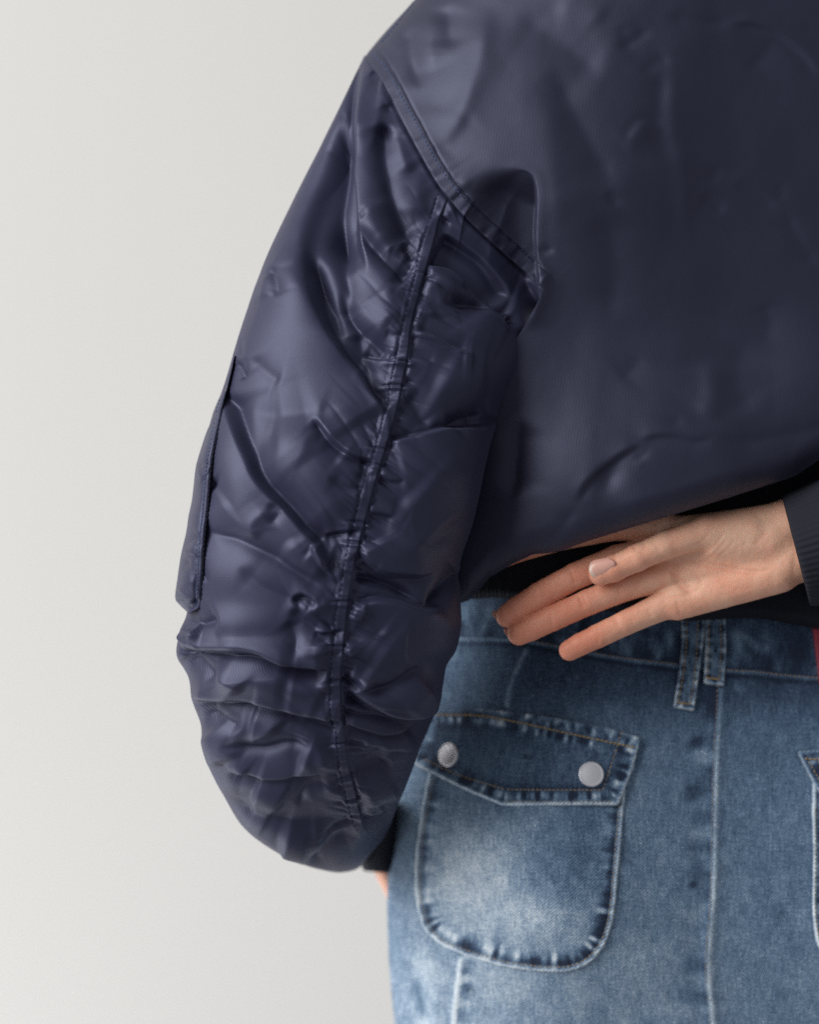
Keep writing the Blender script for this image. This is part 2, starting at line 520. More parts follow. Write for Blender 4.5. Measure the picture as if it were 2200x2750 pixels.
# the big fold that drops in front of the armhole
ARM_FOLD = smooth_line(pts('J', [(400, 770), (440, 712), (500, 676), (560, 658), (605, 668), (628, 705), (634, 780), (630, 900), (634, 1000), (640, 1060), (640, 1130)]), 5)
def arm_fold(X, Y):
    sh = X.shape; x, y = X.ravel(), Y.ravel(); out = np.zeros(x.shape)
    m = np.nonzero((x > 1100) & (x < 1560) & (y > 400) & (y < 900))[0]
    sd, f, al = line_dist(ARM_FOLD, x[m], y[m])      # right hand of travel is inside (below, left)
    e = 1.2 + 30 * sstep(1415, 1330, x[m])
    k = .5 + .5 * np.tanh(sd / e)
    A = 88 * sstep(1215, 1400, x[m]) * sstep(800, 730, y[m]) * sstep(455, 560, y[m] + .25 * (1440 - x[m])) * np.exp(-(np.abs(sd) / 190) ** 2)
    rim = 1.5 * np.exp(-((sd + 12) / 16) ** 2) * sstep(1300, 1420, x[m]) * sstep(800, 720, y[m])
    out[m] = -A * k + rim * (1 - k)
    return out.reshape(sh)
RB.G('J', [(645, 1000), (662, 1110), (640, 1180), (600, 1280)], 11, 14)
RB.G('J', [(640, 975), (670, 965), (700, 950)], -5, 6)
RB.G('J', [(700, 250), (760, 420), (860, 600), (930, 760)], -9, 55)
RB.G('J', [(700, 300), (690, 600), (720, 900)], 6, 60)
RB.G('J', [(900, 740), (930, 770), (920, 800)], -4, 9)
RB.S('J', [(980, 550), (1018, 492), (1050, 466), (1080, 480), (1125, 497)], 'D', 2.5, 18, -3.5, 12, 5)
RB.G('J', [(980, 600), (1040, 520), (1080, 500)], 3, 20)
RB.G('J', [(1165, 200), (1160, 450), (1200, 650), (1215, 950)], 3, 24)
RB.G('J', [(1110, 240), (1110, 480), (1150, 660)], -5, 36)
RB.G('J', [(960, 210), (1020, 160), (1080, 105)], -4, 12)
RB.G('J', [(1040, 300), (1080, 250), (1150, 210)], -4, 14)
RB.G('J', [(960, 90), (990, 200)], -3, 12)
RB.S('J', [(1380, 75), (1460, 95), (1530, 115), (1610, 165), (1690, 240), (1760, 340)], 'U', 4, 22, -5, 18, 6)
RB.G('J', [(1130, 60), (1280, 85), (1400, 70)], -4, 14)
RB.G('J', [(560, 40), (700, 150), (820, 240), (900, 300)], -8, 70)
RB.G('J', [(700, 20), (830, 50), (900, 100)], 3, 40)
RB.G('J', [(1380, 680), (1490, 725), (1580, 800)], 2.5, 11)
RB.G('J', [(1400, 700), (1500, 755), (1560, 810)], -3, 12)
RB.G('J', [(1580, 800), (1640, 920), (1740, 1040)], -3.5, 15)
RB.G('J', [(1580, 700), (1575, 780)], -2, 6)
RB.G('J', [(1270, 760), (1320, 790), (1370, 820)], -4, 11)
RB.G('J', [(1340, 640), (1310, 720)], -3, 12)
RB.G('J', [(1440, 280), (1500, 240), (1560, 150)], -3, 16)
RB.G('J', [(900, 800), (930, 1000), (920, 1250)], -5, 60)
RB.G('J', [(1510, 1160), (1530, 1250), (1500, 1330)], -2.5, 20)
RB.S('G', [(800, 925), (880, 905), (1000, 903), (1100, 916), (1200, 908)], 'U', 3, 30, -4, 18, 7)
RB.G('G', [(1190, 912), (1400, 925), (1600, 880), (1725, 850), (1850, 800)], -5, 20)
RB.G('G', [(1000, 800), (970, 880)], -3, 20)
RB.S('G', [(790, 960), (700, 1002), (600, 1085), (520, 1170), (462, 1265)], 'U', 4, 26, -5, 22, 5)
RB.G('G', [(775, 950), (795, 1045)], -3.5, 10)
RB.G('G', [(795, 1045), (830, 985), (850, 960)], -2, 9)
RB.O('G', (640, 1120), 30, 40, .6, -8)
RB.G('G', [(470, 1260), (400, 1370), (290, 1480), (230, 1560)], -6, 16)
RB.G('G', [(600, 1250), (900, 1230), (1200, 1120), (1450, 1050)], 7, 45)
RB.G('G', [(700, 620), (760, 560), (800, 480)], -3, 40)
RB.G('G', [(1180, 500), (1180, 700), (1120, 820)], 5, 40)
RB.G('G', [(180, 800), (170, 1000), (150, 1250)], -16, 34)
RB.G('G', [(1350, 400), (1300, 600), (1400, 800)], -4, 50)

def left_edge_back():
    p = [(1260, -260), (1240, -150), (1115, -2), (1040, 80), (985, 146), (985, 158)] + [tuple(q) for q in SEAM[1:8]] + \
        [(1431, 751), (1452, 790), (1418, 862), (1376, 940), (1340, 1050), (1312, 1160), (1280, 1300), (1245, 1440), (1225, 1560), (1215, 1625)]
    return interp_path(p, 620)

def build_back():
    LE = left_edge_back()
    nu = 440
    vv = (LE[:, 1] + 260) / (1625 + 260)
    vv = np.maximum.accumulate(vv)
    u = np.linspace(0, 1, nu) ** 1.25
    # away from the edge the columns run straight, so the corner of the outline leaves no crease
    LS = LE.copy(); kk = np.hanning(121); kk /= kk.sum()
    LS[:, 0] = np.convolve(np.pad(LE[:, 0], 60, mode='edge'), kk, 'valid')
    LSx = LS[:, :1] * sstep(0, .10, u) + LE[:, :1] * (1 - sstep(0, .10, u))
    XR = 2420.0
    X = LSx * (1 - u) + XR * u
    Yl = LE[:, 1:2]
    top = -260.0
    frac = (Yl - top) / (1625 - top)
    Y = Yl * (1 - u) + (top + frac * (hem_y(X) - top)) * u
    # pull the bottom row exactly on to the hem
    w = sstep(.55, 1, frac)
    Y = Y * (1 - w) + (top + frac * (hem_y(X) - top)) * w
    D = body_depth(X, Y)
    # turn in: the last stretch before the hem rolls away from the camera
    dist = hem_y(X) - Y
    q = np.clip(1 - dist / 75, 0, .995)
    D = D + .014 * (1 - np.sqrt(1 - q ** 2))
    # rows below the hem: the cloth rolls under and climbs back inside
    ex = np.linspace(0, 1, 26)[1:, None]
    Xe = np.repeat(X[-1:], 25, 0); Ye = hem_y(Xe) - 6 * np.sin(ex * 1.5) - 90 * ex ** 2
    De = D[-1:] + .030 * ex + 0 * Xe
    X = np.vstack([X, Xe]); Y = np.vstack([Y, Ye]); D = np.vstack([D, De])
    # columns left of the edge: turned under too
    el = np.linspace(1, 0, 12)[:-1][None]
    V = P(X, Y, D)
    N = grid_normals(V)
    if N[..., 1].mean() > 0: N = -N
    H = RB.eval(X, Y, 5.0, soft=True)
    H = blur2(H, 2.2, 2.6)
    H = H * 1.6 + arm_fold(X, Y) + 11 * fbm(X / 210, Y / 330, 21, 2) + .5 * fbm(X / 45, Y / 60, 5, 2)
    # armhole seam: raised, top-stitched allowance
    sm = smooth_line(np.vstack([[(1100, 10), (1040, 84)], SEAM]), 6)
    sd, f, al = line_dist(SEAM_S, X.ravel(), Y.ravel())
    sd = np.abs(sd).reshape(X.shape); al = al.reshape(X.shape)
    lt = al.max(); strip = sstep(46, 39, sd) * sstep(0, 5, sd) * sstep(lt - 4, lt - 40, al)
    fade_end = sstep(900, 700, al)
    H += strip * (2.0 * np.clip(1 - sd / 42, 0, 1) + 3.2 * vnoise(al / 17, sd / 70, 8) * (1 + 1.2 * sstep(330, 480, al)) + 1.2 * vnoise(al / 7, sd / 60, 4)) + sstep(lt - 4, lt - 40, al) * (- 1.0 * np.exp(-((sd - 0) / 3) ** 2) - 2.2 * np.exp(-((sd - 42) / 4) ** 2))
    H += 2.6 * vnoise(al / 15, sd / 90, 9) * np.exp(-np.clip(sd - 42, 0, 999) / 28) * (sd > 42) * sstep(250, 420, al)
    sh = smooth_line([(1140, -40), (1100, 0), (1040, 72), (1000, 124)], 6)
    H += 0
    # shoulder yoke seam close to the outline
    ysd, yf, yal = line_dist(smooth_line([(1128, -8), (1092, 30), (1052, 82), (1018, 120), (1000, 140)], 6), X.ravel(), Y.ravel())
    H += (-4 * np.exp(-(ysd / 5) ** 2) * sstep(0, .1, yf) * sstep(1, .9, yf)).reshape(X.shape)
    H[-25:] *= np.linspace(1, .2, 25)[:, None]
    V2 = P(X, Y, D - H / PXM)
    nv = V2.shape[0]
    # turned-under flange along the left edge, so that the cloth has an edge with depth
    edge = V2[:, :1]; 
    fl = []
    for k, (dx, dy) in enumerate(((.0035, .012), (.0015, .006), (.0004, .002))):
        fl.append(edge + np.array([dx, dy, 0]))
    V3 = np.concatenate(fl + [V2], 1)
    X3 = np.concatenate([X[:, :1] + 12, X[:, :1] + 6, X[:, :1] + 2, X], 1)
    Y3 = np.concatenate([Y[:, :1]] * 3 + [Y], 1)
    uv = np.stack([X3, -Y3], -1).reshape(-1, 2) / 1000
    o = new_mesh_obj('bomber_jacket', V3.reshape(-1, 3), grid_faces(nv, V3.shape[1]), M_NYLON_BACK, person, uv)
    Nn = grid_normals(V2)
    if Nn[..., 1].mean() > 0: Nn = -Nn
    return o, Surf(V2, Nn, 1)
jacket, SURF_BACK = build_back()
jacket['label'] = 'navy blue nylon bomber jacket with gathered sleeve seam'

st_arm = np.array([(998, 140), (1045, 194), (1082, 266), (1128, 349), (1173, 435), (1218, 499), (1243, 529), (1306, 584), (1390, 661), (1428, 698)], float)
make_stitches('stitching', SURF_BACK, st_arm[:7], M_THREAD_BLUE, jacket, 8, 3.5, 2.4, .6, seed=3)
make_stitches('stitching', SURF_BACK, st_arm[6:], M_THREAD_NAVY, jacket, 8, 3.5, 2.2, .4, seed=4)
make_stitches('stitching', SURF_BACK, np.array([(1110, 6), (1092, 30), (1052, 82), (1018, 120)], float), M_THREAD_BLUE, jacket, 8, 4, 2.2, .4, seed=5)

# ================= left sleeve
ROWS = [  # left outline, right outline, centre depth, half thickness
    ((966, 160), (1480, 800), .030, .045), ((893, 312), (1490, 850), .028, .050), ((803, 497), (1470, 900), .022, .054),
    ((689, 765), (1422, 985), .010, .058), ((603, 1030), (1346, 1100), .000, .058), ((540, 1225), (1308, 1226), -.010, .056),
    ((508, 1400), (1272, 1400), -.012, .056), ((488, 1540), (1236, 1520), -.012, .056), ((502, 1640), (1237, 1607), -.012, .055),
    ((478, 1712), (1237, 1690), -.010, .054), ((474, 1760), (1226, 1744), -.010, .054), ((506, 1822), (1200, 1788), -.008, .052),
    ((515, 1880), (1190, 1840), -.006, .051), ((538, 1945), (1180, 1898), -.004, .050), ((543, 1995), (1156, 1950), .000, .049),
    ((556, 2050), (1128, 2010), .004, .047), ((590, 2120), (1110, 2060), .012, .045), ((648, 2216), (1090, 2110), .024, .040),
    ((714, 2270), (1074, 2150), .034, .036), ((790, 2312), (1062, 2182), .044, .032), ((862, 2336), (1052, 2208), .066, .032),
    ((920, 2343), (1044, 2226), .082, .032), ((965, 2330), (1038, 2240), .094, .030), ((990, 2300), (1034, 2250), .102, .026)]

RS = Relief()
# upper arm
RS.S('H', [(985, 165), (955, 400), (925, 650), (912, 900), (925, 1150), (945, 1350), (985, 1550), (1010, 1700)], 'R', 24, 95, -26, 55, 5, (.07, .3))
RS.G('H', [(850, 560), (800, 800), (760, 1000), (760, 1200), (830, 1450), (930, 1650)], -26, 48)
RS.S('H', [(830, 530), (730, 790), (650, 1080), (600, 1400), (610, 1600), (640, 1800), (760, 2080)], 'L', 13, 80, -9, 40, 12)
RS.S('H', [(785, 550), (820, 535), (870, 580)], 'U', 3, 14, -4, 14, 5)
RS.S('H', [(700, 800), (730, 770), (800, 770)], 'U', 3, 16, -5, 26, 7)
RS.G('H', [(1145, 370), (1120, 520), (1080, 680), (1020, 830)], 9, 11, (.1, .3))
RS.G('H', [(1050, 250), (1090, 330), (1130, 340)], -9, 18)
RS.G('H', [(1190, 480), (1200, 560)], -5, 18)
RS.G('H', [(1150, 600), (1140, 850), (1190, 1050), (1250, 1250), (1330, 1420), (1400, 1470)], -24, 40, (.12, .2))
RS.G('H', [(1190, 620), (1270, 800), (1350, 980)], 8, 16)
RS.G('H', [(1400, 950), (1380, 1150), (1360, 1280)], 7, 24)
RS.G('H', [(950, 1330), (1050, 1450), (1150, 1560), (1250, 1630), (1350, 1700)], -17, 24, (.3, .08))
RS.G('H', [(1010, 1290), (1100, 1420), (1210, 1530), (1340, 1610)], 8, 20, (.3, .2))
RS.G('H', [(1000, 1180), (1080, 1300), (1180, 1480)], 7, 30)
RS.G('H', [(960, 1230), (1010, 1300)], -6, 10)
RS.G('H', [(1270, 1440), (1320, 1500), (1385, 1570)], -11, 13)
RS.G('H', [(1180, 1500), (1300, 1560)], -6, 10)
RS.G('H', [(590, 1500), (680, 1750), (780, 1950), (850, 2150)], -12, 26)
RS.G('H', [(380, 1650), (430, 1780), (440, 1900)], -7, 18)
RS.G('H', [(330, 1700), (380, 1900)], 5, 22)
RS.G('H', [(1150, 1750), (1230, 1950), (1270, 2040)], 6, 26)
RS.G('H', [(880, 1900), (940, 2123)], 8, 14)
# long diagonal that ends at the seam
RS.S('F', [(40, 560), (130, 1000), (250, 1250), (400, 1450), (500, 1600), (590, 1725)], 'L', 15, 110, -22, 32, 5, (.3, .06))
RS.G('F', [(270, 880), (340, 1080), (430, 1190), (520, 1270), (605, 1345)], -13, 20, (.4, .1))
RS.G('F', [(320, 860), (390, 1020), (480, 1130), (590, 1250)], 9, 20, (.4, .2))
RS.G('F', [(200, 350), (320, 850), (400, 1250), (560, 1640)], -18, 40)
RS.S('F', [(590, 1190), (640, 1215), (700, 1195)], 'U', 4, 9, -7, 9, 3)
RS.S('F', [(410, 1325), (500, 1350), (600, 1368), (735, 1352)], 'D', 9, 20, -9, 13, 3)
# middle of the outer sleeve
RS.S('B', [(360, 440), (420, 600), (500, 780), (600, 940), (700, 1050), (790, 1150), (880, 1330)], 'L', 13, 60, -20, 40, 7, (.08, .2))
RS.G('B', [(560, 620), (660, 790), (780, 930), (900, 1080)], 13, 40)
RS.G('B', [(470, 520), (620, 550), (800, 530)], -7, 44)
RS.G('B', [(560, 610), (680, 620), (800, 660)], 6, 36)
RS.S('B', [(765, 560), (800, 615), (855, 680), (950, 738), (1045, 752)], 'U', 8, 26, -13, 20, 3, (.15, .08))
RS.G('B', [(870, 720), (960, 790), (1000, 790)], 7, 14)
RS.G('B', [(950, 810), (1010, 825), (1060, 820)], -7, 8)
RS.G('B', [(830, 830), (920, 880), (1000, 880)], -7, 12)
RS.S('B', [(805, 1100), (870, 1088), (985, 1068)], 'U', 5, 20, -9, 12, 3)
RS.G('B', [(745, 1150), (800, 1190), (870, 1220)], 10, 13)
RS.S('B', [(745, 1140), (790, 1220), (850, 1310), (890, 1350)], 'R', 8, 18, -6, 14, 4)
RS.G('B', [(800, 1225), (880, 1250)], -6, 8)
RS.S('B', [(650, 1405), (700, 1385), (750, 1400), (790, 1430)], 'U', 6, 16, -13, 18, 4)
RS.G('B', [(680, 1440), (770, 1440), (860, 1400)], 8, 12)
RS.G('B', [(575, 985), (515, 1035), (490, 1075), (515, 1130)], 8, 10)
RS.G('B', [(560, 960), (600, 1000), (560, 1060)], -5, 12)
RS.G('B', [(255, 1075), (400, 1120), (560, 1195), (720, 1300), (860, 1375)], -12, 24)
RS.G('B', [(250, 1020), (330, 990), (400, 940)], 5, 24)
RS.G('B', [(300, 860), (330, 880)], -8, 13)
RS.G('B', [(640, 1120), (720, 1200), (830, 1290)], 7, 20)
RS.G('K', [(265, 1600), (290, 1740), (330, 1800)], -5, 9)
RS.G('K', [(520, 200), (545, 270), (585, 345)], -9, 13)
RS.G('K', [(545, 30), (570, 190)], -5, 7)
RS.G('K', [(620, 180), (720, 280), (850, 360)], -6, 26)
RS.G('B', [(420, 1250), (560, 1350), (700, 1420)], -6, 24)
# forearm, outer
RS.G('I', [(80, 440), (200, 455), (310, 420)], -13, 26)
RS.S('I', [(60, 590), (200, 612), (400, 610), (560, 648), (700, 682), (890, 686)], 'U', 16, 70, -17, 24, 6, (.05, .1))
RS.G('I', [(70, 560), (120, 530), (210, 515)], 13, 14)
RS.G('I', [(80, 490), (180, 490)], -9, 12)
RS.G('I', [(250, 665), (480, 700), (720, 730)], 11, 28)
RS.G('I', [(60, 660), (200, 700), (290, 780)], -11, 22)
RS.G('I', [(270, 660), (350, 740), (430, 820)], 9, 15)
RS.G('I', [(660, 430), (700, 560), (680, 650)], -7, 20)
RS.G('I', [(850, 560), (860, 620)], 8, 14)
RS.S('I', [(800, 500), (860, 515), (970, 495)], 'U', 4, 14, -9, 11, 3)
RS.G('I', [(660, 380), (760, 450), (860, 510)], -7, 13)
RS.S('I', [(110, 880), (300, 890), (450, 885), (600, 920), (760, 962), (950, 1002)], 'U', 14, 60, -16, 22, 7, (.1, .05))
RS.G('I', [(640, 780), (760, 800), (860, 840)], 7, 30)
RS.G('I', [(160, 930), (280, 990), (420, 1030)], -10, 20)
RS.G('I', [(450, 960), (540, 980), (600, 1050)], 8, 26)
RS.G('I', [(300, 1100), (400, 1120), (520, 1140), (640, 1105), (800, 1130)], -14, 20)
RS.G('I', [(180, 1050), (260, 1150), (300, 1230)], 9, 24)
RS.G('I', [(700, 1180), (800, 1220), (900, 1170)], 9, 20)
RS.S('I', [(310, 1260), (400, 1265), (500, 1290), (700, 1288), (920, 1260)], 'U', 8, 30, -11, 20, 6)
RS.G('I', [(320, 1240), (370, 1215), (430, 1270)], 8, 10)
RS.G('I', [(250, 1330), (380, 1470), (560, 1530), (760, 1545), (950, 1520)], -13, 24)
RS.G('I', [(440, 1380), (540, 1410), (620, 1450)], 11, 26)
RS.G('I', [(690, 1460), (750, 1360), (900, 1320)], -7, 14)
RS.G('I', [(600, 1600), (750, 1620), (880, 1600)], 7, 26)
RS.G('I', [(770, 1790), (880, 1690), (990, 1640), (1060, 1630)], -13, 16)
RS.G('I', [(860, 1660), (920, 1590), (1080, 1555)], -9, 12)
RS.G('I', [(620, 1680), (780, 1700)], 5, 20)
# between the seam and the trunk
RS.S('F', [(940, 560), (1050, 615), (1150, 690), (1300, 820), (1430, 980)], 'U', 4, 40, -22, 60, 6, (.08, .15))
RS.G('F', [(960, 470), (1000, 410), (1050, 390)], 7, 12)
RS.G('F', [(940, 480), (1000, 470)], -6, 8)
RS.G('F', [(900, 600), (960, 570)], 5, 8)
RS.S('F', [(865, 745), (1000, 770), (1120, 855), (1230, 950), (1330, 1040), (1440, 1085)], 'D', 16, 34, -17, 34, 5, (.05, .08))
RS.G('F', [(1230, 960), (1330, 1055), (1450, 1095)], 9, 14)
RS.G('F', [(850, 905), (950, 885), (1060, 930), (1150, 940)], 9, 14)
RS.G('F', [(950, 1015), (1080, 985), (1230, 1015), (1400, 1100), (1510, 1170)], -19, 20)
RS.G('F', [(790, 1010), (870, 1050), (880, 1120)], 8, 14)
RS.S('F', [(765, 1180), (900, 1230), (1050, 1310), (1160, 1370)], 'D', 7, 40, -10, 20, 4)
RS.S('F', [(740, 1360), (820, 1382), (910, 1420)], 'D', 5, 14, -7, 10, 3)
RS.G('F', [(1080, 1390), (1150, 1400)], 4, 16)
RS.G('F', [(690, 1610), (780, 1690), (890, 1850)], -8, 20)
RS.S('F', [(615, 1925), (800, 1890), (1000, 1852), (1200, 1832), (1330, 1790)], 'D', 12, 55, -15, 26, 3, (.06, .06))
RS.G('F', [(980, 1845), (1130, 1780), (1250, 1760)], -13, 20)
RS.G('F', [(900, 1500), (1100, 1600), (1250, 1640)], 8, 50)
RS.S('B', [(1060, 828), (1110, 848), (1180, 840)], 'U', 4, 12, -8, 11, 3)
RS.S('B', [(1015, 990), (1070, 998), (1140, 1012)], 'U', 7, 14, -8, 14, 4)
RS.G('B', [(1110, 660), (1140, 690)], -7, 7)
RS.S('B', [(968, 1165), (1020, 1240), (1100, 1280), (1230, 1290), (1340, 1270)], 'U', 14, 45, -12, 20, 5, (.08, .3))
RS.G('B', [(1180, 900), (1300, 1000), (1380, 1100)], 9, 45)
RS.G('B', [(955, 1300), (1060, 1312), (1160, 1350), (1255, 1405)], -20, 13, (.08, .3))
RS.G('B', [(980, 1230), (1060, 1270)], -9, 9)
RS.G('I', [(1600, 170), (1500, 290), (1395, 365)], -22, 17, (.05, .3))
RS.S('I', [(985, 378), (1100, 335), (1250, 335), (1400, 375), (1520, 340)], 'D', 10, 34, -9, 16, 5)
RS.G('I', [(1000, 390), (1080, 400)], 7, 12)
RS.G('I', [(1040, 430), (1180, 520)], -5, 22)
RS.G('I', [(975, 590), (1010, 640)], 6, 12)
RS.G('I', [(955, 735), (1000, 770), (1050, 810)], -17, 8, (.1, .4))
RS.G('I', [(975, 720), (1040, 750), (1085, 800)], 13, 9)
RS.S('I', [(975, 810), (1060, 875), (1150, 930), (1280, 967), (1400, 942), (1500, 880)], 'U', 16, 70, -15, 24, 6, (.08, .1))
RS.G('I', [(1040, 825), (1200, 785), (1330, 715), (1390, 680)], -11, 16)
RS.G('I', [(1270, 930), (1330, 860), (1420, 800)], 6, 16)
RS.S('I', [(965, 1000), (1080, 1042), (1200, 1058), (1330, 1032), (1490, 920)], 'U', 8, 28, -11, 17, 4, (.08, .1))
RS.G('I', [(975, 1110), (1090, 1122)], -9, 7)
RS.G('I', [(990, 1150), (1100, 1165), (1190, 1115)], -8, 8)
RS.G('I', [(990, 1235), (1130, 1185), (1300, 1150)], -8, 10)
RS.G('I', [(1100, 1140), (1250, 1110), (1350, 1060)], 6, 16)
RS.G('I', [(1010, 1310), (1120, 1250), (1220, 1230)], -12, 24)
RS.G('I', [(1040, 1400), (1130, 1380), (1240, 1330)], 8, 18)
RS.G('I', [(1050, 1520), (1120, 1545), (1200, 1500), (1270, 1400)], -12, 13)
RS.G('I', [(1050, 1450), (1120, 1480), (1180, 1440)], 8, 12)

# broad fullness between the gathers
for c_, rx, ry, an, a_ in (((745, 925), 95, 55, -.15, 20), ((700, 1140), 105, 80, -.2, 24), ((650, 1320), 90, 45, .1, 14), ((640, 1500), 100, 60, -.1, 20), ((610, 1660), 95, 55, -.2, 18),
                          ((560, 1790), 80, 40, -.2, 12), ((560, 1890), 70, 45, -.3, 14), ((780, 800), 90, 40, .3, 14), ((780, 640), 80, 30, .6, 14),
                          ((350, 700), 90, 170, -.45, 18), ((300, 870), 110, 110, -.3, 12), ((560, 420), 45, 120, -.2, 10), ((580, 720), 40, 110, -.2, 14),
                          ((420, 1130), 130, 60, .75, 18), ((220, 1180), 60, 170, -.25, 16), ((230, 1400), 120, 90, .3, 16), ((200, 1500), 120, 40, 0, 14), ((300, 1640), 150, 42, .12, 20),
                          ((200, 1780), 70, 50, .3, 14), ((330, 1780), 90, 36, .1, 14), ((300, 1900), 150, 40, .1, 16), ((330, 2020), 130, 40, .3, 14)):
    RS.O('Z', c_, rx, ry, an, a_)
STITCH = np.array([(1177, 518), (1157, 583), (1139, 635), (1125, 684), (1115, 737), (1102, 786), (1084, 859), (1070, 928), (1060, 976), (1048, 1033), (1039, 1094), (1027, 1131), (1012, 1190), (986, 1264), (965, 1339), (948, 1414), (925, 1513), (913, 1594), (901, 1647), (898, 1706), (891, 1765), (886, 1844), (886, 1923), (901, 1967), (908, 2041), (923, 2115), (943, 2189), (962, 2238)], float)
DITCH = np.array([(1206, 530), (1181, 595), (1165, 660), (1149, 717), (1133, 777), (1117, 830), (1104, 887), (1098, 948), (1080, 1049), (1064, 1122), (1045, 1182), (1014, 1281), (988, 1380), (965, 1472), (945, 1571), (935, 1647), (926, 1726), (918, 1795), (917, 1893), (926, 1962), (935, 2041), (953, 2115), (975, 2204), (998, 2246)], float)

def rows_interp(n):
    A = np.array([(l[0], l[1], r[0], r[1], c, t) for l, r, c, t in ROWS], float)
    # parameter: mean travel of both outlines
    s = np.r_[0, np.cumsum((np.hypot(*np.diff(A[:, :2], axis=0).T) + np.hypot(*np.diff(A[:, 2:4], axis=0).T)) / 2)]
    sm = np.linspace(0, s[-1], n)
    out = np.empty((n, 6))
    # monotone-ish cubic through the rows
    for k in range(6):
        m = np.gradient(A[:, k], s)
        i = np.clip(np.searchsorted(s, sm) - 1, 0, len(s) - 2)
        h = s[i + 1] - s[i]; t = (sm - s[i]) / h
        dlt = (A[i + 1, k] - A[i, k]) / h
        lim = 2.0 * np.abs(dlt)
        m0 = np.clip(m[i], -lim - .02, lim + .02) if k >= 4 else m[i]; m1 = np.clip(m[i + 1], -lim - .02, lim + .02) if k >= 4 else m[i + 1]
        out[:, k] = (2 * t ** 3 - 3 * t ** 2 + 1) * A[i, k] + (t ** 3 - 2 * t ** 2 + t) * h * m0 + (-2 * t ** 3 + 3 * t ** 2) * A[i + 1, k] + (t ** 3 - t ** 2) * h * m1
    return out, sm

